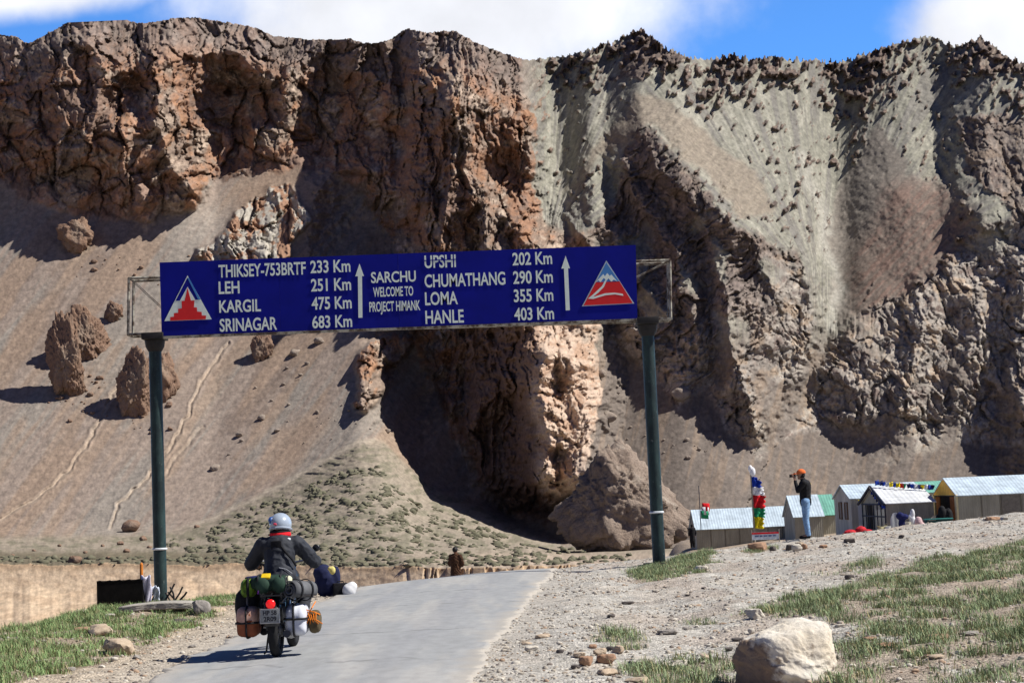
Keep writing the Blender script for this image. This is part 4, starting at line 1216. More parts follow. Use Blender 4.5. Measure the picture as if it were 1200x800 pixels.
# ================================================================= THE ROAD SIGN GANTRY
YG = 36.5
GL = at(190, 695, YG); GR = at(774, 661, YG)
gx0, gx1 = GL.x, GR.x
zl_, zr_ = float(gz(gx0, YG)), float(gz(gx1, YG))
gantry = thing('road_sign_gantry', 'blue overhead distance sign with white lettering on two green posts spanning the road', 'road sign', (0, YG, 0))
def GP(px, py, y=0.0):
    p = at(px, py, YG + y); return Vector((p.x, y, p.z))
k = NT('flaking_green_paint', .55, .4)
f = k.rng(k.noise(3.5, 6, .65, stretch=(1, 1, .35)), .42, .6, 0, 1)
f2 = k.rng(k.noise(14, 5, .7), .6, .72, 0, 1)
k.col(k.mixc(f2, k.mixc(f, c4((.005, .016, .017)), c4((.017, .043, .041))), c4((.10, .125, .12))))
k.bump(k.noise(20, 5, .6), .3, .01); post_m = k.m
k = NT('painted_frame_steel', .6, .4)
f = k.rng(k.noise(5, 6, .7), .42, .56, 0, 1)
k.col(k.mixc(f, c4((.36, .34, .28)), c4((.07, .045, .03)))); frame_m = k.m
dark_steel = plain('dark_rusty_steel', (.022, .02, .02), .7, .3, 0, .4, 9)
k = NT('blue_sign_paint', .6, .15)
f = k.rng(k.noise(1.2, 5, .6), .3, .7, .82, 1.15)
cb = k.n('ShaderNodeCombineColor')
for i in range(3): k.l(f, cb.inputs[i])
k.col(k.mixc(1.0, c4((.003, .006, .22)), cb.outputs[0], 'MULTIPLY')); blue_m = k.m
letter_m = plain('white_lettering', (.74, .82, .74), .5, .4, 0, .06, 12)
red_m = plain('red_emblem_paint', (.68, .012, .012), .5, .4, 0, .08, 4)
azure_m = plain('azure_emblem_paint', (.06, .22, .52), .5, .4, 0, .08, 4)

TOPZ = {}
for nm, (xa, ya), (xb, yb), zb in (('l', (180, 400), (190, 695), zl_), ('r', (757, 382), (774, 661), zr_)):
    t = GP(xa, ya, .12); b = GP(xb, yb, .12); x_ = (t.x + b.x) / 2
    pl = MB().tube([(x_, .12, zb - .4), (x_, .12, t.z + .05)], .135, 22).build('post', post_m, gantry)
    MB().ring((x_, .12, GP(187, 643).z if nm == 'l' else GP(770, 600).z), .137, .024, 'z', 26, 8).build('band', plain('white_band_paint', (.62, .66, .70), .6, .3, 0, .2, 20), pl)
    cb_ = MB()
    cb_.tube([(x_, .12, t.z - .22), (x_, .12, t.z - .12), (x_, .12, t.z + .02)], [.145, .20, .22], 14)
    cb_.box((x_, .12, t.z + .10), (.46, .60, .14), None, .01)
    cb_.build('bracket', dark_steel, pl)
    MB().disc((x_, .12, zb + .02), .34, .05, 'z', 20).build('base_plate', dark_steel, pl)
    for sgx, sgy in (((-1, -1), (1, -1), (1, 1), (-1, 1)) if nm == 'l' else ()):
        MB().tube([(x_ + sgx * .13, .12 + sgy * .13, zb + .34), (x_ + sgx * .36, .12 + sgy * .36, zb + .0)], .02, 6).build('foot_brace', dark_steel, pl)
    TOPZ[nm] = (x_, t.z + .17)
# truss box behind the board
c00, c01, c11, c10 = GP(150, 392), GP(151, 326), GP(785, 305), GP(786, 373)
tb = MB()
def bar(a, b, w_=.05): tb.tube([a, b], w_ / 2, 4)
DP = .46
for dy in (0, DP):
    o_ = Vector((0, dy, 0))
    for a, b in ((c00, c01), (c01, c11), (c11, c10), (c10, c00)): tb.tube([a + o_, b + o_], .032, 6)
for c in (c00, c01, c11, c10): tb.tube([c, c + Vector((0, DP, 0))], .028, 6)
n_ = 9
for i in range(n_):
    a0, a1 = c00.lerp(c10, i / n_), c00.lerp(c10, (i + 1) / n_); b0, b1 = c01.lerp(c11, i / n_), c01.lerp(c11, (i + 1) / n_)
    for dy in (0, DP):
        o_ = Vector((0, dy, 0))
        if i > 0: tb.tube([a0 + o_, b0 + o_], .022, 5)
        if i < n_ - 1: tb.tube([a0 + o_, b1 + o_] if i % 2 else [b0 + o_, a1 + o_], .008 if i == 0 else .02, 5)
tb.tube([c11 + Vector((0, .05, 0)), c11.lerp(c00, .09) + Vector((0, .3, -.35))], .02, 5)
tb.build('truss_frame', frame_m, gantry)
# the board
b00, b01, b11, b10 = GP(189.5, 393.5, -.09), GP(187, 307.5, -.09), GP(745, 287, -.09), GP(747, 373, -.09)
bm_ = MB()
NP = 4
for i in range(NP):
    t0, t1 = i / NP, (i + 1) / NP
    g_ = .0003
    a, b, c, d = b00.lerp(b10, t0 + g_ * (i > 0)), b00.lerp(b10, t1), b01.lerp(b11, t1), b01.lerp(b11, t0 + g_ * (i > 0))
    off_ = Vector((0, .0015 * (i % 2), 0)); B = Vector((0, .035, 0))
    fr = [bm_.bm.verts.new(q + off_) for q in (a, b, c, d)]; bk_ = [bm_.bm.verts.new(q + off_ + B) for q in (a, b, c, d)]
    bm_.bm.faces.new(fr); bm_.bm.faces.new(bk_[::-1])
    for j in range(4): bm_.bm.faces.new((fr[j], bk_[j], bk_[(j + 1) % 4], fr[(j + 1) % 4]))
board = bm_.build('sign_board', blue_m, gantry, False)
rl = MB(); a, b = b00 + Vector((-.02, .0, -.035)), b10 + Vector((.75, .0, -.03)); rl.box(((a.x + b.x) / 2, -.06, (a.z + b.z) / 2), ((b - a).length, .09, .05), (0, -math.atan2(b.z - a.z, b.x - a.x), 0))
rl.build('bottom_rail', frame_m, gantry, False)
# lettering: text, left px, right px, baseline px, cap height px
LINES = [('THIKSEY-753BRTF', 256.2, 358.4, 323.0, 14.6), ('LEH', 256.4, 280.8, 343.7, 14.2), ('KARGIL', 257, 305.8, 365.2, 14.2), ('SRINAGAR', 257.6, 324.8, 387.0, 14.8),
         ('233 Km', 363.9, 410.8, 318.9, 14.4), ('251 Km', 364.7, 411.5, 340.3, 14.4), ('475 Km', 365.4, 412.2, 361.7, 14.4), ('683 Km', 366.1, 412.8, 383.4, 14.4),
         ('SARCHU', 435, 487.5, 330.4, 12.6), ('WELCOME TO', 437.5, 484.4, 346.8, 11.0), ('PROJECT HIMANK', 433, 492.6, 364.0, 11.4),
         ('UPSHI', 497.7, 534.4, 313.2, 14.6), ('CHUMATHANG', 497.8, 592.4, 334.8, 15.0), ('LOMA', 498.3, 536.6, 356.6, 15.0), ('HANLE', 498.8, 543.7, 378.3, 15.2),
         ('202 Km', 600.8, 647.2, 309.8, 14.6), ('290 Km', 601.6, 648.0, 331.5, 14.6), ('355 Km', 602.4, 648.6, 352.8, 14.6), ('403 Km', 603.0, 649.4, 374.4, 14.6)]
YF = -.0985
for tx, xa, xb, yb, ch_ in LINES:
    xm_ = (xa + xb) / 2
    p0, p1 = GP(xa, yb + (xm_ - xa) * .037, YF), GP(xb, yb - (xb - xm_) * .037, YF)
    hgt = (GP(xm_, yb - ch_, YF) - GP(xm_, yb, YF)).z
    vs, fs = text_mesh(tx, (p1 - p0).length, hgt, .019)
    dr = (p1 - p0).normalized(); lt_v = []
    for x_, y_ in vs:
        q = p0 + dr * x_ + Vector((0, 0, y_)); lt_v.append((q.x, YF, q.z))
    me = bpy.data.meshes.new('lettering')
    me.from_pydata(lt_v, [], fs); lo = link('lettering', me, letter_m, board, False)
    tk = lo.modifiers.new('t', 'SOLIDIFY'); tk.thickness = .003
def flat(name, pts, mat, lift=0.0):
    b = MB(); y = YF - lift
    P_ = [GP(a_, b_, y) for a_, b_ in pts]; n = len(P_)
    f1_ = [b.bm.verts.new((p.x, y, p.z)) for p in P_]; f2_ = [b.bm.verts.new((p.x, y + .0025, p.z)) for p in P_]
    b.bm.faces.new(f1_); b.bm.faces.new(f2_[::-1])
    for i in range(n): b.bm.faces.new((f1_[i], f2_[i], f2_[(i + 1) % n], f1_[(i + 1) % n]))
    return b.build(name, mat, board, False)
for xt, yt, xb, yb, yh in ((421.3, 308.8, 422.4, 372.3, 323.4), (662.8, 299.6, 665.4, 363.6, 314.4)):
    flat('arrow', [(xb - 2.4, yb), (xb + 2.4, yb - .2), (xt + 2.9, yh), (xt + 5.2, yh), (xt, yt), (xt - 5, yh + .3), (xt - 1.9, yh + .2)], letter_m)
flat('repair_strip', [(495.5, 304.9), (537, 303.3), (537, 304.4), (495.5, 306.0)], blue_m, .004)
# left emblem: stepped red pyramid
E1 = lambda x, y: (180 + x / 8.0, 295 + y / 8.0)
flat('emblem_outline', [E1(100, 650), E1(318, 222), E1(545, 632)], letter_m)
flat('emblem_sky', [E1(206, 459), E1(317, 243), E1(436, 448)], blue_m, .003)
flat('emblem_edge', [E1(320, 250), E1(330, 240), E1(440, 446), E1(418, 448)], azure_m, .0055)
flat('emblem_peak', [E1(246, 458), E1(318, 328), E1(392, 452)], letter_m, .0055)
flat('emblem_steps', [E1(156, 645), E1(156, 612), E1(190, 608), E1(190, 575), E1(230, 572), E1(230, 535), E1(265, 530), E1(262, 462), E1(290, 460), E1(318, 338), E1(350, 458), E1(382, 456), E1(378, 520), E1(405, 522), E1(408, 560),
                      E1(450, 563), E1(452, 596), E1(492, 598), E1(488, 632)], red_m, .008)
# right emblem: snow peaks and a winding road on red
E2 = lambda x, y: (460 + x / 3.529, 270 + y / 3.529)
flat('emblem_outline', [E2(783, 314), E2(884, 124), E2(1000, 302)], plain('grey_emblem_edge', (.45, .52, .58), .5, .4, 0, .1, 8))
flat('emblem_sky', [E2(842, 214), E2(884, 133), E2(938, 212)], azure_m, .003)
flat('emblem_ground', [E2(790, 310), E2(841, 214), E2(938, 210), E2(993, 300)], red_m, .003)
flat('emblem_snow', [E2(838, 216), E2(872, 180), E2(878, 190), E2(888, 176), E2(898, 188), E2(905, 182), E2(930, 211), E2(915, 203), E2(905, 212), E2(893, 198), E2(885, 208), E2(874, 196), E2(860, 214), E2(852, 206)], letter_m, .0055)
flat('emblem_road', [E2(880, 204), E2(866, 230), E2(832, 262), E2(808, 282), E2(830, 283), E2(880, 268), E2(920, 264), E2(955, 270), E2(952, 262), E2(918, 257), E2(878, 260), E2(840, 272), E2(830, 274), E2(850, 258), E2(874, 234), E2(886, 206)], letter_m, .0055)

# things round the foot of the left post
slab_p = ground_pt(184, 716)
sc_ = F / slab_p.y
v_, f_ = _sph[5]
r_ = 1 / (np.sum(np.abs(v_) ** 9, 1) ** (1 / 9)); co_ = v_ * r_[:, None]
co_ = co_ * (1 + .10 * fbm(co_[:, 0] * 1.6 + 3, co_[:, 1] * 1.5, 3) + .025 * ridged(co_[:, 0] * 6, co_[:, 2] * 3 + co_[:, 1] * 3, 3))[:, None] * np.array((40 / sc_, .26, .055))
co_[:, 2] -= .10 * (co_[:, 0] / .6) ** 2 * .35
me = bpy.data.meshes.new('concrete_slab'); me.from_pydata(co_.tolist(), [], f_)
tag(link('concrete_slab', me, stone_mat('old_concrete', (.42, .39, .34), (.30, .275, .24), 9, .6, .012), None, True, 50, slab_p + Vector((0, .05, .10))), 'long flat grey slab lying in the grass before the left sign post', 'slab').rotation_euler = (0, R(-1.5), 0)
for q in (-.38, .36):
    me = rock_mesh('rock', (.10, .12, .07), 900 + int(q * 10), 4, 9, .1, [(0, 0, 1, .75)], .03, 1.0, 20)
    tag(link('rock', me, stone_mat('dark_stone', (.13, .11, .10), (.085, .075, .07), 14, .5, .01), None, True, 40, slab_p + Vector((q, .06, .0))), 'dark stone carrying the %s end of the long grey slab' % ('post' if q > 0 else 'black box'), 'rock')
bx = ground_pt(115, 713); dist_ = bx.y
bp = at(141, 711, dist_ + .15); s1 = F / bp.y
o = thing('black_bin', 'black open box standing on the verge left of the left sign post', 'box', bp + Vector((0, 0, -.05)), (0, 0, R(2)))
bw, bh = 53 / s1, 30 / s1 + .05
soot = plain('soot_black', (.010, .009, .008), .9, .1, 0, .4, 8, .3, .01)
b = MB()
for c_, s_ in (((0, 0, bh / 2), (bw, .03, bh)), ((0, .45, bh / 2), (bw, .03, bh)), ((-bw / 2 + .015, .225, bh / 2 + .002), (.03, .418, bh)), ((bw / 2 - .015, .225, bh / 2 + .002), (.03, .418, bh)), ((0, .225, .03), (bw - .064, .418, .03))): b.box(c_, s_)
b.build('shell', soot, o, False)
b = MB(); nzb = 14
b.tube([(-bw / 2 + bw * i / nzb, -.005, bh + .012 * math.sin(i * 2.1)) for i in range(nzb + 1)], .018, 6)
b.build('rolled_edge', soot, o)
def sheet_rag(name, label, cat, px, py, Y, w_, h, mat, seed):
    b = MB(); b.surf([[(w_ * (i / 8 - .5) * (1 - .25 * j / 10), .05 * math.sin(i * 1.1 + j * .7 + seed) + .012 * j, h * (1 - j / 10) + .02 * math.sin(i + seed)) for i in range(9)] for j in range(11)])
    o = link(name, None, mat) if False else b.build(name, mat, None, True, 180, at(px, py, Y)); o.modifiers.new('t', 'SOLIDIFY').thickness = .012
    return tag(o, label, cat)
lilac = plain('bleached_lilac_cloth', (.62, .60, .72), .8, .1, 0, .12, 9)
sheet_rag('hanging_cloth', 'bleached lilac cloth hanging beside the black box', 'cloth', 171.5, 706, dist_ + .2, 12 / s1, 31 / s1, lilac, 1)
sheet_rag('hanging_cloth', 'small bluish white cloth at the foot of the left sign post', 'cloth', 182, 703, dist_ + .6, 9 / s1, 16 / s1, plain('pale_blue_rag', (.58, .64, .74), .8, .1, 0, .12, 9), 4)
o = thing('marker_stake', 'thin orange stake standing beside the black box', 'stake', at(166, 706, dist_ + .5))
MB().tube([(0, 0, -.05), (.01, 0, 45 / s1)], .03, 8).build('shaft', plain('orange_paint', (.62, .20, .03), .7, .2), o)
MB().tube([(.01, 0, 45 / s1), (.01, 0, 45 / s1 + .03)], [.03, .012], 8).build('tip', plain('orange_paint', (.62, .20, .03)), o)
o = thing('scrap_bars', 'bent dark iron bars sticking up beside the left sign post', 'scrap iron', at(203, 704, dist_ + .3))
for a_, b_ in ((((-.16, 0, 0)), (.02, .05, .30)), ((.02, 0, 0), (-.05, .0, .25)), ((.02, 0, 0), (.16, .05, .24)), ((.12, 0, .02), (.24, 0, .15))):
    MB().tube([a_, (Vector(a_) + Vector(b_)) / 2 + Vector((.02, 0, .01)), b_], .018, 6).build('bar', dark_steel, o)

# ================================================================= PEOPLE
skin_m = plain('skin', (.36, .20, .13), .6, .3, 0, .1, 20)
def body(b_list, balls, voxel, name, mat, parent=None, it=3, seed=None, wr=0.0):
    b = MB()
    for p0, r0, p1, r1 in b_list: b.capsule(p0, r0, p1, r1)
    for c, s_ in balls: b.ball(c, s_, None, 3)
    me = remeshed(b, voxel, it)
    if wr:
        co = np.array([v.co[:] for v in me.vertices]); no = np.array([v.normal[:] for v in me.vertices])
        d = wr * ridged(co[:, 0] * 7 + co[:, 1] * 4 + (seed or 0), co[:, 2] * 9 + co[:, 1] * 5, 3)
        co = co + no * (d - wr)[:, None]
        me.vertices.foreach_set('co', co.astype(np.float32).ravel())
    return link(name, me, mat, parent, True, 180)
def hand(b, wrist, tip_dir, side, curl, s=1.0):
    """palm, four unequal bent fingers and a thumb, as capsules in b"""
    w_ = Vector(wrist); t = Vector(tip_dir).normalized(); sd = Vector(side).normalized(); nrm = Vector(curl).normalized()
    b.append((w_, .026 * s, w_ + t * .075 * s, .034 * s))
    for i, L in enumerate((.068, .08, .074, .056)):
        a = w_ + t * .085 * s + sd * (i - 1.5) * .021 * s
        m_ = a + (t * .8 + nrm * .45).normalized() * L * .55 * s
        e = m_ + (t * .25 + nrm).normalized() * L * .5 * s
        b.append((a, .0095 * s, m_, .009 * s)); b.append((m_, .009 * s, e, .0075 * s))
    a = w_ + t * .03 * s - sd * .034 * s; m_ = a + (t * .6 - sd * .7 + nrm * .3).normalized() * .045 * s
    b.append((a, .012 * s, m_, .0105 * s)); b.append((m_, .0105 * s, m_ + (t + nrm * .6).normalized() * .035 * s, .009 * s))
def head_parts(c, fwd, s=1.0):
    """skull, jaw, nose, ears, brow and lips round the head's centre"""
    c = Vector(c); f_ = Vector(fwd).normalized(); sd = f_.cross(Vector((0, 0, 1))).normalized(); upv = sd.cross(f_)
    bl = [(c, (.078 * s, .095 * s, .105 * s))]
    caps = [(c + f_ * .035 * s - upv * .05 * s, .058 * s, c + f_ * .055 * s - upv * .085 * s, .038 * s),
            (c + f_ * .09 * s + upv * .012 * s, .010 * s, c + f_ * .112 * s - upv * .022 * s, .014 * s),
            (c + f_ * .078 * s + upv * .03 * s - sd * .035 * s, .014 * s, c + f_ * .078 * s + upv * .03 * s + sd * .035 * s, .014 * s),
            (c + f_ * .085 * s - upv * .055 * s - sd * .018 * s, .009 * s, c + f_ * .085 * s - upv * .055 * s + sd * .018 * s, .009 * s)]
    for q in (-1, 1): caps.append((c + sd * q * .078 * s + upv * .015 * s, .016 * s, c + sd * q * .08 * s - upv * .02 * s, .012 * s))
    return caps, bl

# ---- photographer on the rise
FP = ground_pt(946.5, 630.5)
ph = tag(bpy.data.objects.new('person', None), None, None); bpy.data.objects.remove(ph)
caps, bl = head_parts((0, .075, 1.60), (0, 1, -.05))
arms = []
for q in (-1, 1):
    sh, elb, wr_ = (q * .185, .02, 1.40), (q * .215, .17, 1.19), (q * .085, .235, 1.50)
    arms += [(sh, .05, elb, .04), (elb, .04, wr_, .028)]
    hand(arms, wr_, (-q * .25, .35, .75), (q * .9, .2, .3), (-q * .7, .5, -.2))
legs = []
for q in (-1, 1):
    hip, kn, an = (q * .09, 0, .90), (q * .10, .02, .48), (q * .105, -.02, .09)
    legs += [(hip, .085, kn, .058), (kn, .058, an, .042), (an, .042, (q * .12, .13, .04), .035)]
torso = [((0, 0, .93), .13, (0, 0, 1.1), .12), ((0, 0, 1.1), .12, (0, .0, 1.32), .14), ((-.12, 0, 1.38), .07, (.12, 0, 1.38), .07), ((0, .02, 1.40), .055, (0, .06, 1.53), .052)]
pb = body(caps + arms + legs + torso, bl, .0085, 'person', skin_m)
pb.location = FP; pb.rotation_euler = (0, 0, R(80))
tag(pb, 'standing person in orange cap, black jacket and blue jeans raising a camera to the face', 'person')
jk = [((0, 0, .90), .15, (0, 0, 1.12), .145), ((0, 0, 1.1), .145, (0, -.005, 1.32), .16), ((-.13, 0, 1.375), .088, (.13, 0, 1.375), .088), ((0, .02, 1.42), .072, (0, .035, 1.47), .066)]
for q in (-1, 1): jk += [((q * .185, .02, 1.385), .075, (q * .215, .17, 1.19), .058), ((q * .215, .17, 1.19), .058, (q * .105, .228, 1.44), .042)]
body(jk, [], .012, 'jacket', plain('black_jacket', (.012, .012, .014), .8, .2, 0, .3, 12), pb, 3, 4, .006)
tr_ = []
for q in (-1, 1): tr_ += [((q * .09, 0, .90), .115, (q * .10, .02, .48), .082), ((q * .10, .02, .48), .082, (q * .105, -.02, .10), .066)]
body(tr_ + [((-.06, 0, .93), .115, (.06, 0, .93), .115)], [], .012, 'jeans', plain('faded_jeans', (.20, .33, .52), .85, .1, 0, .3, 9), pb, 3, 7, .007)
for q in (-1, 1): body([((q * .105, -.04, .045), .045, (q * .125, .17, .035), .038), ((q * .105, -.02, .05), .05, (q * .105, -.02, .10), .05)], [], .012, 'shoe', black_c, pb)
cap_m = plain('orange_cap_cloth', (.72, .16, .045), .8, .1, 0, .12, 15)
b = MB(); b.ball((0, .07, 1.635), (.105, .118, .105), None, 3)
bmesh.ops.bisect_plane(b.bm, geom=b.bm.verts[:] + b.bm.edges[:] + b.bm.faces[:], plane_co=(0, 0, 1.625), plane_no=(0, .12, 1), clear_inner=True)
b.surf([[(.085 * math.sin(a_) * (1 + .1 * j), .075 + .105 * math.cos(a_) + .075 * j * math.cos(a_) ** .5 if math.cos(a_) > 0 else .08, 1.64 - .012 * j) for a_ in np.linspace(-1.45, 1.45, 11)] for j in range(3)])
o = b.build('cap', cap_m, pb); o.modifiers.new('t', 'SOLIDIFY').thickness = .006
b = MB(); b.ball((0, .06, 1.585), (.088, .088, .088), None, 3)
bmesh.ops.bisect_plane(b.bm, geom=b.bm.verts[:] + b.bm.edges[:] + b.bm.faces[:], plane_co=(0, .06, 1.585), plane_no=(0, .8, .55), clear_outer=True)
b.build('hair', plain('black_hair', (.012, .01, .009), .6, .3), pb)
b = MB(); b.tube([(.135, -.13, 1.31), (.155, -.135, 1.345), (.13, -.15, 1.36)], .018, 6)
b.build('sleeve_badge', plain('yellow_patch', (.70, .50, .02), .7, .2), pb)
cmr = thing('camera', 'black camera held up to the face of the person in the orange cap', 'camera', FP + Matrix.Rotation(R(80), 3, 'Z') @ Vector((0, .235, 1.575)), (0, 0, R(80)))
cam_m = plain('black_camera_plastic', (.012, .012, .013), .45, .4)
MB().box((0, 0, 0), (.135, .06, .09), None, .012).box((0, 0, .055), (.05, .05, .035), None, .008).build('body', cam_m, cmr)
MB().tube([(0, .03, -.005), (0, .11, -.005), (0, .13, -.005)], [.036, .038, .04], 16).build('lens', cam_m, cmr)

# ---- person in a brown robe beyond the brow
p_ = Vector(at(533, 640, 60)); p_.z -= 1.66
caps, bl = head_parts((0, .02, 1.52), (0, 1, 0))
arms = []
for q in (-1, 1):
    arms += [((q * .18, 0, 1.33), .05, (q * .24, .04, 1.08), .04), ((q * .24, .04, 1.08), .04, (q * .14, .2, .98), .028)]; hand(arms, (q * .14, .2, .98), (-q * .8, .5, -.1), (0, 0, 1), (0, -.6, -.4))
legs = []
for q in (-1, 1): legs += [((q * .09, 0, .86), .085, (q * .1, .02, .46), .058), ((q * .1, .02, .46), .058, (q * .1, 0, .08), .042), ((q * .1, 0, .08), .042, (q * .11, .14, .04), .034)]
pb = body(caps + arms + legs + [((0, 0, .9), .13, (0, 0, 1.28), .14), ((-.11, 0, 1.31), .07, (.11, 0, 1.31), .07), ((0, 0, 1.34), .055, (0, .01, 1.46), .05)], bl, .01, 'person', skin_m)
pb.location = p_; pb.rotation_euler = (0, 0, R(-25)); 
tag(pb, 'person in a long brown robe standing beyond the brow of the road', 'person')
rb_ = [((0, 0, .28), .26, (0, 0, .9), .19), ((0, 0, .9), .19, (0, 0, 1.25), .2), ((-.12, 0, 1.29), .11, (.12, 0, 1.29), .11)]
for q in (-1, 1): rb_ += [((q * .18, 0, 1.31), .085, (q * .25, .04, 1.06), .075), ((q * .25, .04, 1.06), .075, (q * .17, .16, .99), .06)]
body(rb_, [], .016, 'robe', plain('brown_robe_cloth', (.065, .032, .018), .85, .1, 0, .45, 6), pb, 3, 2, .02)
b = MB(); b.ball((0, .005, 1.55), (.095, .108, .105), None, 3)
bmesh.ops.bisect_plane(b.bm, geom=b.bm.verts[:] + b.bm.edges[:] + b.bm.faces[:], plane_co=(0, .05, 1.55), plane_no=(0, .9, -.35), clear_outer=True)
b.build('hair', plain('black_hair', (.012, .01, .009)), pb)

# ---- dark-clad person by the end of the long shed
p_ = Vector(at(812, 641, 124)); p_.z -= .05
caps, bl = head_parts((0, .02, 1.58), (0, 1, 0))
arms = []
for q in (-1, 1):
    arms += [((q * .19, 0, 1.40), .05, (q * .25, -.02, 1.12), .04), ((q * .25, -.02, 1.12), .04, (q * .24, .06, .88), .028)]; hand(arms, (q * .24, .06, .88), (0, .1, -1), (0, 1, 0), (-q, .1, 0))
legs = []
for q in (-1, 1): legs += [((q * .09, 0, .9), .085, (q * .1, .02, .48), .058), ((q * .1, .02, .48), .058, (q * .1, 0, .08), .042), ((q * .1, 0, .08), .042, (q * .11, .14, .04), .034)]
pb = body(caps + arms + legs + [((0, 0, .94), .13, (0, 0, 1.32), .14), ((-.12, 0, 1.38), .07, (.12, 0, 1.38), .07), ((0, 0, 1.4), .055, (0, .01, 1.52), .05)], bl, .012, 'person', skin_m)
pb.location = p_; pb.rotation_euler = (0, 0, R(20))
tag(pb, 'dark-clad person standing at the left end of the long low shed', 'person')
cl_ = [((0, 0, .55), .2, (0, 0, .95), .19), ((0, 0, .95), .19, (0, 0, 1.32), .19), ((-.13, 0, 1.37), .1, (.13, 0, 1.37), .1)]
for q in (-1, 1): cl_ += [((q * .19, 0, 1.38), .085, (q * .26, -.02, 1.1), .07), ((q * .26, -.02, 1.1), .07, (q * .25, .05, .92), .06), ((q * .1, 0, .6), .12, (q * .1, 0, .1), .085)]
body(cl_, [((0, -.005, 1.61), (.1, .1, .105))], .018, 'coat', black_c, pb, 3, 2, .01)

# ---- motorcyclist
B0 = on_plane(324.5, 769, .04); B0.z = float(gz0(B0.x, B0.y)) + .035
sgn = 1
caps, bl = head_parts((.005, .56, 1.435), (0, 1, 0))
arms = []
for q in (-1, 1):
    sh, elb, wr_ = (q * .19, .50, 1.24), (q * .36, .70, 1.02), (q * .345, .93, 1.02)
    arms += [(sh, .052, elb, .042), (elb, .042, wr_, .03)]; hand(arms, wr_, (0, 1, -.12), (q, 0, .1), (0, -.1, -1))
legs = []
for q in (-1, 1):
    hip, kn, an = (q * .10, .40, .80), (q * .23, .82, .66), (q * .21, .52, .30)
    legs += [(hip, .09, kn, .06), (kn, .06, an, .043), (an, .043, (q * .22, .70, .25), .036)]
torso = [((0, .38, .82), .14, (0, .42, 1.0), .13), ((0, .42, 1.0), .13, (0, .47, 1.18), .145), ((-.12, .49, 1.225), .075, (.12, .49, 1.225), .075), ((0, .5, 1.25), .058, (0, .54, 1.37), .055)]
rider = body(caps + arms + legs + torso, bl, .0095, 'person', skin_m)
rider.location = B0
tag(rider, 'motorcycle rider in charcoal jacket and silver white helmet seen from behind', 'person')
k = NT('charcoal_jacket', .75, .25)
f = k.rng(k.noise(5, 5, .6), .3, .7, .7, 1.3); cb = k.n('ShaderNodeCombineColor')
for i in range(3): k.l(f, cb.inputs[i])
k.col(k.mixc(1.0, c4((.030, .033, .042)), cb.outputs[0], 'MULTIPLY')); k.bump(k.noise(60, 4, .6), .2, .004); jack_m = k.m
jk = [((0, .36, .80), .185, (0, .42, 1.0), .175), ((0, .42, 1.0), .175, (0, .475, 1.17), .185), ((-.12, .49, 1.215), .105, (.12, .49, 1.215), .105), ((0, .5, 1.27), .082, (0, .53, 1.31), .078), ((-.07, .37, .86), .13, (.07, .37, .86), .13)]
for q in (-1, 1): jk += [((q * .185, .50, 1.225), .10, (q * .365, .70, 1.01), .082), ((q * .365, .70, 1.01), .082, (q * .35, .90, 1.015), .058)]
body(jk, [], .012, 'jacket', jack_m, rider, 2, 11, .008)
tr_ = []
for q in (-1, 1): tr_ += [((q * .10, .40, .78), .125, (q * .23, .82, .65), .088), ((q * .23, .82, .65), .088, (q * .21, .54, .33), .066)]
body(tr_ + [((-.07, .38, .80), .13, (.07, .38, .80), .13)], [], .013, 'trousers', plain('dark_trousers', (.03, .032, .038), .8, .2), rider, 3, 5, .006)
for q in (-1, 1): body([((q * .21, .50, .26), .055, (q * .225, .72, .245), .045), ((q * .21, .51, .27), .06, (q * .212, .53, .40), .062)], [], .012, 'boot', black_c, rider)
for q in (-1, 1):
    gl_ = []; hand(gl_, (q * .345, .92, 1.02), (0, 1, -.12), (q, 0, .1), (0, -.1, -1), 1.25); body(gl_ + [((q * .35, .88, 1.02), .045, (q * .345, .94, 1.02), .038)], [], .0085, 'glove', black_c, rider, 1)
# helmet, collar, straps
hm = plain('silver_white_helmet', (.36, .42, .50), .25, .6, 0, .06, 5)
b = MB(); b.ball((.005, .56, 1.455), (.128, .15, .128), None, 4)
bmesh.ops.bisect_plane(b.bm, geom=b.bm.verts[:] + b.bm.edges[:] + b.bm.faces[:], plane_co=(0, .5, 1.385), plane_no=(0, .2, 1), clear_inner=True)
b.tube([(.005 + .126 * math.cos(a_), .56 + .148 * math.sin(a_), 1.39 - .03 * math.sin(a_)) for a_ in np.linspace(0, 2 * math.pi, 29)], .012, 6, False)
hl = b.build('helmet', hm, rider)
hl.modifiers.new('t', 'SOLIDIFY').thickness = .006
MB().ball((-.03, .425, 1.455), (.032, .02, .016), (0, .2, .2), 2).build('helmet_emblem', plain('pinkish_red', (.60, .05, .10), .5, .4), hl)
MB().ball((-.088, .50, 1.50), (.034, .05, .045), (0, 0, -.4), 2).build('helmet_patch', plain('deep_blue_patch', (.03, .09, .30), .4, .5), hl)
MB().ring((.005, .52, 1.335), .09, .035, 'z', 26, 10).build('scarf', plain('red_scarf', (.72, .02, .03), .8, .1, 0, .2, 20), rider)
MB().ring((.0, .52, 1.365), .098, .02, 'z', 26, 8).build('helmet_lining', black_c, rider)
MB().box((.10, .425, 1.275), (.075, .05, .05), (.3, .3, -.2), .015).build('collar_flap', plain('pale_collar', (.62, .68, .72), .8, .1), rider)
MB().box((-.015, .318, 1.20), (.12, .04, .15), (.12, 0, 0), .015).build('hood_strap', black_c, rider)
def on_back(pts, rad):
    return MB().tube(pts, rad, 6)
on_back([(.03, .315, 1.22), (.10, .285, 1.13), (.16, .29, 1.06), (.20, .33, .98)], .014).build('shoulder_strap', black_c, rider)
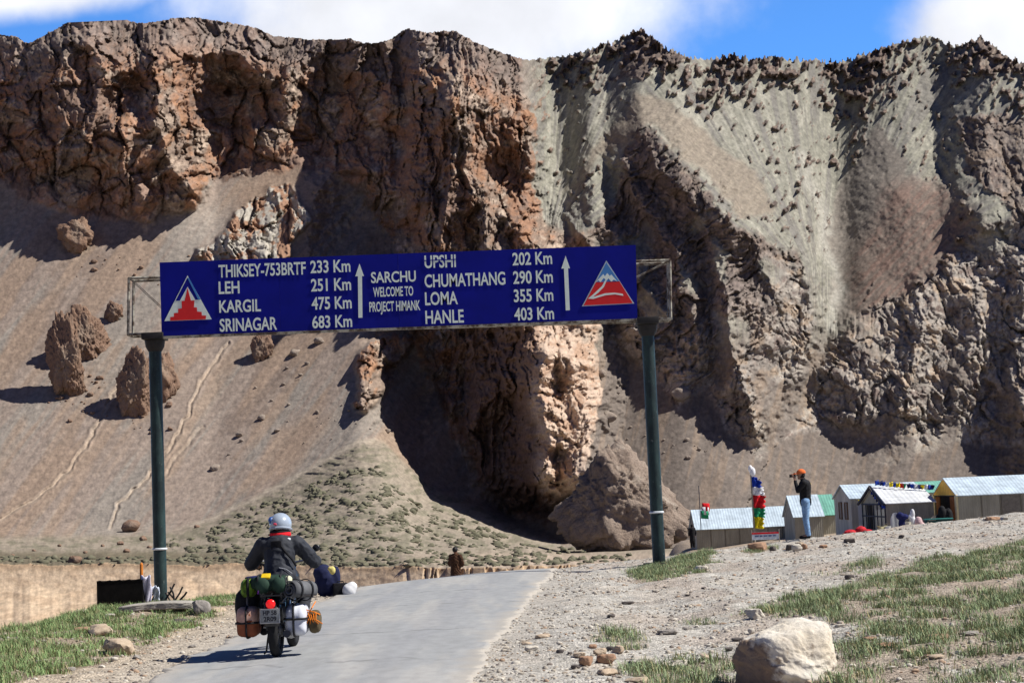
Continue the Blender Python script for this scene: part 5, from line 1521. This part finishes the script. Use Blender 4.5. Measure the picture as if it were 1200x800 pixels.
on_back([(.16, .262, .90), (.10, .235, .95), (.02, .225, .97)], .006).build('seam_piping', plain('grey_piping', (.22, .23, .26), .6, .3), rider)

# ================================================================= MOTORCYCLE
moto = thing('motorcycle', 'loaded black touring motorcycle with round red tail light seen from behind', 'motorcycle', B0)
rub = plain('tyre_rubber', (.016, .016, .017), .85, .2, 0, .3, 30, .4, .004); blk = plain('black_enamel', (.012, .012, .014), .3, .5)
chrome = plain('dull_chrome', (.45, .45, .46), .3, .5, .9, .2, 10); alu = plain('engine_alloy', (.22, .22, .22), .45, .5, .7, .3, 12)
for yy in (0, 1.38):
    wl_ = MB(); 
    for i in range(14):
        a_ = i * 2 * math.pi / 14
        for sx_ in (-1, 1): wl_.tube([(sx_ * .03, yy + .03 * math.cos(a_ + .3), .31 + .03 * math.sin(a_ + .3)), (0, yy + .235 * math.cos(a_), .31 + .235 * math.sin(a_))], .003, 4)
    wo = wl_.build('wheel', chrome, moto)
    MB().ring((0, yy, .31), .26, .052, 'x', 40, 14, 1.05).build('tyre', rub, wo)
    MB().ring((0, yy, .31), .225, .018, 'x', 36, 8, 1.8).build('rim', chrome, wo)
    MB().disc((0, yy, .31), .05, .15, 'x').disc((.055, yy, .31), .09, .02, 'x').build('hub', alu, wo)
def fender(cy, a0, a1, rr, w_, name):
    b = MB(); b.surf([[(w_ * (j / 6 - .5), cy - (rr - .035 * (abs(j / 3 - 1) ** 2.5)) * math.cos(a_), .31 + (rr - .035 * (abs(j / 3 - 1) ** 2.5)) * math.sin(a_)) for j in range(7)] for a_ in np.linspace(a0, a1, 18)])
    o = b.build(name, blk, moto); o.modifiers.new('t', 'SOLIDIFY').thickness = .006; return o
fender(0, .15, 2.0, .355, .17, 'mudguard'); fender(1.38, .5, 2.3, .35, .14, 'mudguard')
tl = MB().tube([(0, -.27, .60), (0, -.335, .60)], [.04, .056], 20).build('tail_light', blk, moto)
k = NT('tail_light_glass', .25, .5); k.b.inputs['Base Color'].default_value = (.75, .01, .01, 1)
k.b.inputs['Emission Color'].default_value = (1, .02, .02, 1); k.b.inputs['Emission Strength'].default_value = 0.35
MB().ball((-.004, -.338, .602), (.052, .028, .052), None, 3).build('lens', k.m, tl)
pt = MB().box((-.012, -.352, .475), (.20, .008, .155), (.12, 0, 0), .003).build('number_plate', plain('grey_plate', (.26, .27, .27), .5, .3, 0, .15, 30), moto)
MB().ring((-.012, -.357, .475), .001, .0008, 'y', 6, 4).bm.free()
for tx, zz, w_ in (('HP 58', .487, .15), ('2R09', .420, .14)):
    vs, fs = text_mesh(tx, w_, .050, .03)
    me = bpy.data.meshes.new('plate_lettering')
    ca, sa = math.cos(.12), math.sin(.12)
    me.from_pydata([(-.012 - w_ / 2 + x_, -.3585 - (zz + y_ - .475) * -sa * -1 * 1.0, zz + y_) for x_, y_ in vs], [], fs)
    link('plate_lettering', me, plain('plate_ink', (.02, .02, .03), .6, .2), pt, False)
MB().tube([(-.118, -.36, .40), (-.118, -.35, .552), (.094, -.35, .552), (.094, -.36, .40), (-.118, -.36, .40)], .006, 6).build('plate_frame', chrome, pt)
MB().box((0, .30, .745), (.27, .72, .09), None, .03).build('seat', plain('seat_vinyl', (.018, .017, .016), .6, .3), moto)
b = MB(); b.ball((0, .98, .83), (.15, .30, .135), (-.1, 0, 0), 3); b.build('fuel_tank', blk, moto)
b = MB(); b.box((0, .68, .40), (.26, .36, .28), None, .04)
for i in range(7): b.box((0, .78, .52 + .022 * i), (.22, .2, .008))
b.build('engine', alu, moto)
b = MB()
for q in (-1, 1):
    b.tube([(q * .09, -.24, .60), (q * .11, .1, .66), (q * .10, .55, .62), (q * .05, 1.02, .78)], .015, 8)
    b.tube([(q * .11, .62, .22), (q * .10, .2, .32), (q * .095, 0, .31)], .018, 8)
b.tube([(0, 1.05, .85), (0, .95, .5), (0, .72, .24), (0, .5, .26)], .02, 8)
b.build('frame', blk, moto)
for q in (-1, 1):
    MB().tube([(q * .115, -.005, .33), (q * .13, .12, .62)], [.026, .03], 10).build('shock_absorber', chrome, moto)
    MB().tube([(q * .08, 1.38, .31), (q * .085, 1.14, .9)], [.024, .02], 10).build('fork_leg', chrome, moto)
    MB().tube([(q * .10, .48, .27), (q * .26, .48, .27)], .014, 8).build('footpeg', rub, moto)
    MB().tube([(q * .26, .52, .32), (q * .26, .1, .30), (q * .26, -.12, .5)], .008, 6).build('pannier_rail', blk, moto)
    mo = MB().tube([(q * .30, .97, 1.05), (q * .33, 1.0, 1.10), (q * .345, 1.02, 1.135)], .006, 6).build('mirror', blk, moto)
    MB().ball((q * .35, 1.02, 1.155), (.045, .018, .042), (0, 0, 0), 3).build('mirror_head', blk, mo)
MB().tube([(-.38, .92, 1.0), (-.28, .97, 1.03), (-.1, 1.04, 1.0), (.1, 1.04, 1.0), (.28, .97, 1.03), (.38, .92, 1.0)], .013, 8).build('handlebar', chrome, moto)
MB().ball((0, 1.22, .92), (.085, .10, .085), None, 3).build('headlight', blk, moto)
MB().tube([(.13, .82, .30), (.15, .5, .20), (.15, .1, .23), (.15, -.25, .27)], [.022, .024, .04, .042], 14).build('exhaust', blk, moto)
MB().tube([(-.13, .35, .28), (-.16, .3, .04), (-.18, .28, .02)], .012, 6).build('side_stand', blk, moto)
b = MB()
for q in (-.1, 0, .1): b.tube([(q, -.3, .70), (q, .05, .74)], .008, 6)
b.tube([(-.12, -.3, .69), (.12, -.3, .69)], .008, 6); b.tube([(-.1, -.28, .70), (-.09, -.2, .62)], .008, 6); b.tube([(.1, -.28, .70), (.09, -.2, .62)], .008, 6)
b.build('luggage_rack', blk, moto)

# ---- luggage tied on the motorcycle: each bag a thing of its own
LG = 'luggage tied onto the motorcycle'
def bag(name, label, cat, loc, size, mat, seed, voxel=.014, sq=4.0, sag_=.02):
    o = thing(name, label, cat, B0 + Vector(loc), (0, 0, 0), LG)
    v, f = _sph[4]
    r_ = 1 / (np.sum(np.abs(v) ** sq, 1) ** (1 / sq))
    co = v * r_[:, None]
    co = co * (1 + .045 * fbm(co[:, 0] * 2 + seed, co[:, 2] * 2 + co[:, 1] * 1.5, 3) + .02 * ridged(co[:, 0] * 4 + seed, co[:, 2] * 3 + co[:, 1] * 2, 2))[:, None]
    co = co * np.array(size)[None] / 2
    me = bpy.data.meshes.new('body'); me.from_pydata(co.tolist(), [], f)
    link('body', me, mat, o, True, 180); return o
strap = plain('black_strap', (.012, .012, .014), .7, .3)
def loop(o, c, sx_, sz_, y0_, axis='v', rad=.011, mat=None, name='strap'):
    """a strap round a bag: 'v' upright round its front and back, 'h' level round it"""
    n = 36; pts = []
    for i in range(n + 1):
        a_ = 2 * math.pi * i / n; ca_, sa_ = math.cos(a_), math.sin(a_)
        e = 1 / (abs(ca_) ** 5 + abs(sa_) ** 5) ** .2
        pts.append((c, y0_ * ca_ * e, sz_ * sa_ * e) if axis == 'v' else (sx_ * ca_ * e, y0_ * sa_ * e, c))
    return MB().tube(pts, rad, 6, False).build(name, mat or strap, o)
brown_bag = plain('orange_brown_bag_cloth', (.27, .085, .04), .8, .2, 0, .2, 14, .3, .006)
o = bag('saddlebag', 'orange-brown saddlebag on the left of the motorcycle rear wheel', 'saddlebag', (-.30, .02, .40), (.24, .42, .33), brown_bag, 1)
v_, f_ = _sph[4]; r_ = 1 / (np.sum(np.abs(v_) ** 3.6, 1) ** (1 / 3.6)); co_ = v_ * r_[:, None]
co_ = co_ * (1 + .03 * fbm(co_[:, 0] * 3 + 2, co_[:, 2] * 3 + co_[:, 1] * 2, 3))[:, None] * np.array((.128, .222, .176)); co_[:, 2] = np.clip(co_[:, 2], .015 + .012 * np.sin(co_[:, 0] * 40), 1)
me = bpy.data.meshes.new('lid'); me.from_pydata(co_.tolist(), [], f_); link('lid', me, plain('pale_salmon_lid', (.55, .33, .25), .8, .2, 0, .2, 14), o, True, 60)
loop(o, .0, .13, .172, .222, 'v'); loop(o, -.005, .127, 0, .222, 'h')
o = bag('saddlebag', 'white saddlebag strapped in black on the right of the motorcycle', 'saddlebag', (.235, .02, .40), (.24, .42, .33), plain('white_bag_cloth', (.60, .62, .68), .75, .2, 0, .12, 12, .3, .006), 2)
loop(o, -.015, .13, .172, .222, 'v', .013); loop(o, .02, .127, 0, .222, 'h', .013)
o = thing('rolled_mat', 'rolled grey sleeping mat tied across the right rear of the motorcycle', 'sleeping mat', B0 + Vector((.20, -.18, .74)), (0, R(4), R(58)), LG)
sp_pts = []
b = MB(); P_ = []
for i in range(64):
    a_ = i / 63 * 5.2 * math.pi; r_ = .028 + .0105 * a_ / 2 * .95; P_.append([(x_, r_ * math.cos(a_), r_ * math.sin(a_)) for x_ in (-.03, .1, .22, .34)])
b.surf(P_); q = b.build('mat', plain('grey_foam_mat', (.115, .118, .125), .85, .1, 0, .3, 10), o, True, 180); q.modifiers.new('t', 'SOLIDIFY').thickness = .011
for x_ in (.07, .25): MB().ring((x_, 0, 0), .117, .006, 'x', 28, 6, 2).build('strap', strap, o)
o = bag('duffel_roll', 'dark green roll bag lying across the seat behind the rider', 'roll bag', (-.03, -.05, .82), (.46, .26, .17), plain('dark_green_canvas', (.016, .036, .026), .8, .2, 0, .3, 12, .3, .006), 3, sq=3)
for x_, m_ in ((-.13, strap), (.12, strap)): loop(o, x_, 0, .088, .135, 'v', .012, m_)
MB().box((-.045, -.09, .075), (.10, .09, .03), (.5, 0, 0), .01).build('yellow_pouch', plain('yellow_nylon', (.72, .48, .01), .6, .3), o)
MB().tube([(-.09, -.128, .03), (-.115, -.145, -.04), (-.13, -.14, -.11)], .008, 6).build('purple_cord', plain('purple_cord', (.32, .08, .50), .7, .2), o)
for x_ in (-.08, .10): MB().ball((x_, -.10, -.02), (.085, .075, .095), None, 3).build('side_pocket', plain('moss_green_canvas', (.026, .055, .038), .8, .2, 0, .3, 12), o)
o = bag('dry_bag', 'lime green and dark bag hanging left of the rider', 'bag', (-.29, .02, .77), (.17, .3, .2), plain('lime_nylon', (.26, .46, .03), .7, .2, 0, .4, 7, .3, .006, c2=(.012, .02, .012)), 4, sq=3)
loop(o, .01, 0, .105, .16, 'v', .016, black_c)
o = bag('black_duffel', 'black duffel bag slung above the orange-brown saddlebag', 'bag', (-.33, .16, .56), (.26, .46, .40), black_c, 5, sq=3)
loop(o, .03, 0, .205, .235, 'v', .012, plain('grey_strap', (.08, .08, .09), .7, .2))
o = bag('navy_mat', 'navy blue folded cloth lying under the rider on the rear seat', 'cloth', (-.17, .14, .865), (.34, .2, .06), FL['navy'], 6, sq=5)
loop(o, .0, 0, .034, .105, 'v', .006)
o = bag('spare_pouch', 'olive brown pouch under an orange net right of the white saddlebag', 'bag', (.425, .06, .37), (.14, .3, .25), plain('olive_brown_canvas', (.10, .075, .04), .8, .2, 0, .35, 14, .3, .006), 7, sq=2.8)
b = MB()
for i in range(5):
    b.tube([(-.09 + .03 * i, -.13, .10 + .02 * (i % 2)), (-.05 + .02 * i, -.165, .03), (-.08 + .045 * i, -.14, -.02)], .006, 5)
b.tube([(-.08, -.12, .14), (.02, -.14, .11), (.07, -.10, .08)], .007, 5).tube([(-.10, -.10, .02), (-.01, -.14, .16), (.02, -.05, .22)], .007, 5)
b.build('net', plain('orange_cord', (.80, .22, .02), .7, .2), o)
o = bag('water_bag', 'pale cream pouch tucked between the green roll bag and the grey mat', 'pouch', (.165, -.10, .82), (.09, .16, .14), plain('cream_pouch', (.55, .55, .40), .8, .1, 0, .2, 12), 8, sq=2.6)
loop(o, .0, 0, .07, .08, 'v', .006)

MS = .955
for ob in [moto, rider] + [q for q in bpy.data.objects if q.get('group') == LG and q.parent is None]:
    ob.location = B0 + (ob.location - B0) * MS; ob.scale = (MS, MS, MS)

# roadside luggage beyond the rider
YL = 31.0
def by_road(px, dy=0.0):
    q = at(px, 686, YL + dy); q.z = float(gz(q.x, q.y)) - .01; return q
o = blob('kit_bag', 'bulging navy blue kit bag standing by the road beyond the rider', 'bag', 384, 686.5, YL, [(0, 0, .24, .23, .18, .28), (-.06, 0, .42, .19, .15, .16), (.16, 0, .32, .09, .12, .24)], plain('navy_canvas', (.012, .016, .055), .8, .2, 0, .3, 8), .02)
o = blob('rag', 'small yellow cloth on top of the navy kit bag', 'cloth', 393, 661, YL, [(0, -.1, 0, .06, .05, .08), (-.04, -.1, .03, .05, .05, .04)], plain('pale_yellow_rag', (.68, .58, .20), .8, .1), .012)
o = thing('black_case', 'small black case beside the white sack on the road edge', 'case', by_road(399, -.2), (0, 0, .2))
MB().box((0, 0, .12), (.26, .2, .24), None, .02).build('body', black_c, o)
MB().tube([(-.06, 0, .235), (-.05, 0, .27), (.05, 0, .27), (.06, 0, .235)], .01, 6).build('handle', strap, o)
blob('white_sack', 'white sack lying on the road edge right of the black case', 'sack', 408.5, 685, YL, [(0, 0, .11, .13, .14, .13), (.05, 0, .17, .1, .1, .1)], plain('white_sacking', (.70, .70, .70), .8, .1, 0, .1, 12), .02)

for nm_, ob in (('kit', bpy.data.objects['kit_bag']), ('sack', bpy.data.objects['white_sack'])):
    ob.location = by_road(383 if nm_ == 'kit' else 409, 0 if nm_ == 'kit' else -.3)
bpy.data.objects['rag'].location = by_road(393) + Vector((-.02, -.12, .47))

# ================================================================= FOREGROUND ROCKS, PEBBLES, GRASS
bd_m = None
k = NT('pale_granite', .85, .2)
geo = k.n('ShaderNodeTexCoord')
n1_ = k.rng(k.noise(3.2, 6, .6), .35, .65, 0, 1)
c_ = k.mixc(n1_, c4((.76, .71, .62)), c4((.62, .54, .42)))
st = k.rng(k.noise(2.0, 5, .65, stretch=(1, 1, .5)), .54, .66, 0, .8)
c_ = k.mixc(st, c_, c4((.40, .36, .31)))
sx = k.n('ShaderNodeSeparateXYZ'); k.l(geo.outputs['Object'], sx.inputs[0])
lowr = k.rng(sx.outputs[2], -.12, -.30, 0, .75)
c_ = k.mixc(lowr, c_, c4((.42, .27, .14)))
dkn = k.rng(k.noise(5, 6, .7), .60, .68, 0, .8)
c_ = k.mixc(dkn, c_, c4((.25, .19, .14)))
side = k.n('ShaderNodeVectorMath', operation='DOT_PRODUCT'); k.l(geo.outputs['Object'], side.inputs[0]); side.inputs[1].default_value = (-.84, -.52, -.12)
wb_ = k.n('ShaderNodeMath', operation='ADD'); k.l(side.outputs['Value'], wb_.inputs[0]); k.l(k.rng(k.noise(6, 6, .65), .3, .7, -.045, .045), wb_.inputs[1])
flank_dark = k.rng(wb_.outputs[0], .150, .185, 0, .88)          # brown stain and painted-in shade over the stone's left flank
c_ = k.mixc(flank_dark, c_, k.mixc(k.rng(k.noise(7, 6, .7), .35, .65, 0, 1), c4((.13, .085, .065)), c4((.27, .17, .10))))
k.col(c_)
hb = k.n('ShaderNodeMath', operation='ADD'); k.l(k.noise(9, 8, .7), hb.inputs[0]); k.l(k.rng(k.noise(38, 6, .7), 0, 1, 0, .3), hb.inputs[1])
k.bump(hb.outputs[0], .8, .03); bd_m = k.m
gp = ground_pt(917, 804)
sc_ = F / gp.y
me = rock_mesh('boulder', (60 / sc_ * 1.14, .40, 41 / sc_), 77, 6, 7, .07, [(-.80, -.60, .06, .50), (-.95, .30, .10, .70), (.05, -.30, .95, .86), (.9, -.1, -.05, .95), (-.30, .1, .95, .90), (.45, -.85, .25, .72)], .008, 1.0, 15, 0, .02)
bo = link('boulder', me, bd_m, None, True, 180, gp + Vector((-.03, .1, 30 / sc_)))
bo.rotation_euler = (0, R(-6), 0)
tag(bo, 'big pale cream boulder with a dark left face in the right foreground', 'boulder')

tan_st = stone_mat('tan_stone', (.52, .42, .31), (.38, .29, .21), 14, .5, .01)
grey_st = stone_mat('grey_stone', (.34, .31, .28), (.22, .20, .18), 14, .5, .01)
rust_st = stone_mat('rust_stone', (.40, .24, .15), (.30, .19, .13), 14, .5, .01)
dark_st = stone_mat('dark_stone', (.13, .11, .10), (.085, .075, .07), 14, .5, .01)
pale_st = stone_mat('pale_stone', (.58, .54, .47), (.46, .41, .34), 14, .5, .01)
RK = [  # px, base py, width px, height ratio, material, label (None = one of many alike)
    (889, 645, 19, .62, rust_st, 'rust-brown rock with a pale top at the foot of the prayer flag pole'), (906, 645, 8, .8, dark_st, 'small dark stone right of the rust-brown rock by the flag pole'),
    (926, 644, 9, .9, dark_st, 'dark left stone of the rock pile below the photographer'), (935, 644, 13, .75, pale_st, 'pale middle stone of the rock pile below the photographer'), (943, 643, 9, .8, rust_st, 'brown right stone of the rock pile below the photographer'),
    (938, 640, 9, .7, tan_st, 'tan topmost stone of the rock pile below the photographer'),
    (966, 640, 10, .4, rust_st, None), (997, 635, 12, .5, dark_st, 'dark flat stone on the gravel crest below the white roofed shed'), (981, 632, 7, .5, grey_st, None), (1057, 630, 6, .8, dark_st, None), (1165, 609, 15, .4, rust_st, 'brown and pale stone on the crest before the large grey shed'), (1178, 609, 11, .4, pale_st, None),
    (996, 678, 10, .7, dark_st, 'black stone alone on the gravel left of the big grass patch'), (1007, 677, 5, .5, dark_st, None),
    (822, 669, 13, .6, pale_st, 'pale stone lying behind the grass at the right sign post'), (808, 672, 7, .5, grey_st, None),
    (886, 724, 22, .62, pale_st, 'white-faced stone with a black shaded side at the grass left of the boulder'),
    (736, 707, 13, .35, dark_st, 'dark flat stone alone on the gravel right of the road'), (717, 722, 12, .35, dark_st, None), (768, 693, 7, .5, pale_st, None), (779, 689, 6, .5, dark_st, None), (825, 690, 6, .5, dark_st, None), (806, 697, 5, .5, dark_st, None),
    (688, 780, 17, .75, rust_st, 'orange stone nearest the camera in the stone scatter right of the road'), (711, 776, 17, .75, rust_st, 'orange stone right of centre in the scatter beside the road'), (703, 766, 14, .6, tan_st, None), (679, 768, 13, .5, tan_st, None), (674, 782, 11, .5, dark_st, None),
    (725, 764, 14, .7, tan_st, 'tan stone at the small green tuft right of the road'), (715, 762, 9, .7, dark_st, None), (695, 759, 9, .6, rust_st, None), (657, 764, 8, .6, dark_st, None), (668, 765, 6, .6, dark_st, None), (702, 750, 8, .5, grey_st, None), (722, 742, 18, .35, grey_st, None),
    (636, 746, 18, .3, tan_st, None), (616, 754, 12, .3, tan_st, None), (623, 762, 14, .5, pale_st, None), (782, 742, 22, .3, grey_st, None), (805, 736, 8, .5, grey_st, None),
    (755, 776, 36, .22, pale_st, 'long flat pale stone above the grass left of the boulder'), (790, 781, 28, .32, pale_st, 'flat cream slab stone at the grass just left of the big boulder'), (826, 771, 12, .5, tan_st, None), (842, 772, 10, .45, pale_st, None), (854, 762, 9, .6, dark_st, None), (881, 741, 8, .9, pale_st, None), (866, 750, 14, .3, dark_st, None), (712, 790, 22, .4, tan_st, None), (748, 799, 24, .3, tan_st, None),
    (962, 800, 12, .8, tan_st, 'small orange stone leaning on the right foot of the big boulder'), (946, 804, 12, .8, tan_st, None), (1040, 758, 26, .25, rust_st, None), (1100, 748, 30, .22, rust_st, None), (1062, 762, 16, .3, tan_st, None), (1138, 742, 22, .25, grey_st, None), (1020, 748, 16, .25, rust_st, None), (1096, 770, 18, .25, tan_st, None), (1110, 800, 12, .5, grey_st, None), (985, 733, 10, .4, pale_st, None), (940, 724, 6, .6, grey_st, None),
    # left verge
    (140, 764, 32, .62, tan_st, 'tan flat-topped stone in the grass of the left verge'), (116, 743, 26, .62, tan_st, 'pale brown cracked stone in the left verge grass beyond the flat-topped one'), (108, 744, 12, .8, dark_st, None), (98, 740, 18, .4, rust_st, None), (235, 719, 21, .95, grey_st, 'round dark-sided stone right of the grey slab at the left post'),
    (128, 722, 10, .5, pale_st, None), (194, 731, 6, .8, pale_st, None), (207, 735, 7, .5, pale_st, None), (214, 730, 20, .35, dark_st, None), (222, 712, 14, .35, pale_st, None), (133, 773, 8, .7, pale_st, None), (254, 716, 18, .35, tan_st, None), (268, 708, 14, .4, tan_st, None), (225, 758, 8, .5, grey_st, None), (160, 770, 9, .5, grey_st, None), (83, 784, 10, .5, grey_st, None), (36, 789, 8, .5, dark_st, None),
    (484, 679, 9, .55, pale_st, 'pale stone at the far edge of the road left of the robed person'), (515, 676, 5, .6, pale_st, None), (410, 694, 6, .5, tan_st, None),
]
for i, (px, py, wp, hr_, mt, lb) in enumerate(RK):
    p = ground_pt(px, py); s_ = F / p.y; w_ = wp / s_
    me = rock_mesh('rock', (w_ * .52, w_ * .42, w_ * hr_ * .56), 300 + i, 4 if wp > 12 else 3, 9, .10, [(0, 0, 1, .75)], .03, 1.0, 22)
    o = link('rock', me, mt, None, True, 40, p + Vector((0, w_ * .2, w_ * hr_ * .40))); o.rotation_euler = (0, 0, i * 1.3)
    nm_ = {id(tan_st): 'tan', id(grey_st): 'grey', id(rust_st): 'rust-brown', id(dark_st): 'dark', id(pale_st): 'pale'}[id(mt)]
    tag(o, lb or 'small %s loose stone lying on the gravel beside the road' % nm_, 'rock', None if lb else 'loose %s stones on the gravel' % nm_)
# pebbles beyond counting
v, f = _sph[1]; f = np.array(f); rg = np.random.RandomState(12)
NPB = 22000
yy = 12.5 + 34 * rg.rand(NPB) ** 1.5; xx = -0.34 * yy + rg.rand(NPB) * .70 * yy
ir = inside_road(xx, yy)
kp = (ir < .0) | (rg.rand(NPB) < .06 * (ir < .6)); xx, yy = xx[kp], yy[kp]; n_ = len(xx)
cl_ = fbm(xx / 1.1, yy / 1.6, 3); kp = cl_ + .9 * rg.rand(n_) > .12; xx, yy = xx[kp], yy[kp]; n_ = len(xx)
sz = .006 + .026 * rg.rand(n_) ** 4.0 + .0004 * yy
V_ = (v[None] * (1 + .30 * (rg.rand(n_, len(v), 1) - .5))) * (sz[:, None, None] * (0.7 + .6 * rg.rand(n_, 1, 3)) * np.array([1, 1, .62]))
V_ += np.stack([xx, yy, gz(xx, yy) + sz * .15], -1)[:, None, :]
F_ = f[None] + (np.arange(n_) * len(v))[:, None, None]
me = bpy.data.meshes.new('gravel'); me.from_pydata(V_.reshape(-1, 3).tolist(), [], F_.reshape(-1, 3).tolist())
pal = np.array([(.44, .39, .32), (.36, .32, .27), (.30, .25, .20), (.54, .50, .43), (.38, .27, .19), (.20, .17, .15)])
pc = pal[rg.choice(6, n_, p=[.28, .26, .14, .16, .1, .06])]
a = me.attributes.new('Col', 'FLOAT_COLOR', 'POINT'); a.data.foreach_set('color', np.concatenate([np.repeat(pc, len(v), 0), np.ones((n_ * len(v), 1))], 1).astype(np.float32).ravel())
k = NT('pebble_stone', .9, .15); k.col(k.attr('Col').outputs['Color'])
tag(link('gravel', me, k.m, None, True, 55), 'loose pebbles strewn over both road shoulders', 'gravel', None, 'stuff')
# grass
rg = np.random.RandomState(31)
bx_, by_, bh_, bl_ = [], [], [], []
for gi, (pl, dn, zz) in enumerate(GRASS):
    P = np.array(gpoly(pl, zz)); x0, y0 = P.min(0); x1, y1 = P.max(0)
    n_ = int((x1 - x0) * (y1 - y0) * 80 * dn)
    cx, cy_ = x0 + (x1 - x0) * rg.rand(n_), y0 + (y1 - y0) * rg.rand(n_)
    w1 = .25 * fbm(cx / .8, cy_ / .8, 3); w2 = .6 * fbm(cx / 1.5 + 9, cy_ / 1.5, 3)
    ok = polymask([tuple(q) for q in P], cx + w1, cy_ + w2)
    cx, cy_ = cx[ok], cy_[ok]
    den = fbm(cx / .55 + 3 * gi, cy_ / .8, 3, .6) + .5 * fbm(cx / 1.9, cy_ / 2.6, 2)
    ok = den + .14 * dn + .40 * (rg.rand(len(cx)) - .5) > .10
    ok &= inside_road(cx, cy_) < -.05
    bx_.append(cx[ok]); by_.append(cy_[ok]); bh_.append((.055 + .105 * np.clip(den[ok] + .4, 0, 1)) * (.7 + .5 * rg.rand(ok.sum())) * (1.0 if gi < 10 else .95)); bl_.append(np.full(ok.sum(), 1.0 if gi >= 10 else 0.0))
tx, ty, th_, tl_ = map(np.concatenate, (bx_, by_, bh_, bl_))
NB = 30
nT = len(tx); tot = nT * NB
ix = np.repeat(np.arange(nT), NB)
an = rg.rand(tot) * 2 * np.pi; ln = (.15 + 1.0 * rg.rand(tot)); hh = th_[ix] * (.35 + .75 * rg.rand(tot)); wd = .0018 + .0034 * rg.rand(tot)
rx0 = tx[ix] + rg.normal(size=tot) * .075; ry0 = ty[ix] + rg.normal(size=tot) * .075
z0 = gz(rx0, ry0) - .01
dx, dy = np.cos(an), np.sin(an); pxv, pyv = -dy * wd, dx * wd
m1 = hh * ln * .38; m2 = hh * ln
A = np.stack([rx0 - pxv, ry0 - pyv, z0], -1); B = np.stack([rx0 + pxv, ry0 + pyv, z0], -1)
Cc = np.stack([rx0 + dx * m1 + pxv * .8, ry0 + dy * m1 + pyv * .8, z0 + hh * .62], -1); Dd = np.stack([rx0 + dx * m1 - pxv * .8, ry0 + dy * m1 - pyv * .8, z0 + hh * .62], -1)
E = np.stack([rx0 + dx * m2, ry0 + dy * m2, z0 + hh * (1 - .25 * ln)], -1)
V_ = np.stack([A, B, Cc, Dd, E], 1).reshape(-1, 3)
b_ = np.arange(tot) * 5
me = bpy.data.meshes.new('grass')
me.vertices.add(len(V_)); me.vertices.foreach_set('co', V_.astype(np.float32).ravel())
quad = np.stack([b_, b_ + 1, b_ + 2, b_ + 3], -1); tri = np.stack([b_ + 3, b_ + 2, b_ + 4], -1)
lp = np.concatenate([quad, tri], 1).ravel()
me.loops.add(len(lp)); me.loops.foreach_set('vertex_index', lp.astype(np.int32))
ls = np.stack([np.arange(tot) * 7, np.arange(tot) * 7 + 4], -1).ravel(); me.polygons.add(tot * 2); me.polygons.foreach_set('loop_start', ls.astype(np.int32)); me.update(calc_edges=True)
sage = np.array((.245, .31, .165)); fresh = np.array((.19, .31, .09)); straw = np.array((.36, .32, .17))
q = rg.rand(tot); base_c = sage[None] * (1 - tl_[ix][:, None]) + (sage * .5 + fresh * .5)[None] * tl_[ix][:, None]
tv = (.62 + .7 * rg.rand(nT))[ix]
bc = base_c * (.8 + .4 * rg.rand(tot))[:, None] * tv[:, None]
bc = np.where((q < .2)[:, None], straw[None] * (.7 + .5 * rg.rand(tot))[:, None], bc)
a = me.attributes.new('Col', 'FLOAT_COLOR', 'POINT'); a.data.foreach_set('color', np.concatenate([np.repeat(bc, 5, 0), np.ones((tot * 5, 1))], 1).astype(np.float32).ravel())
k = NT('dry_grass', .8, .15); k.col(k.attr('Col').outputs['Color'])
tag(link('grass', me, k.m, None, False), 'grey-green tufted grass growing on the right slope and the left verge', 'grass', None, 'stuff')
print('grass blades', tot, 'pebbles', len(xx))
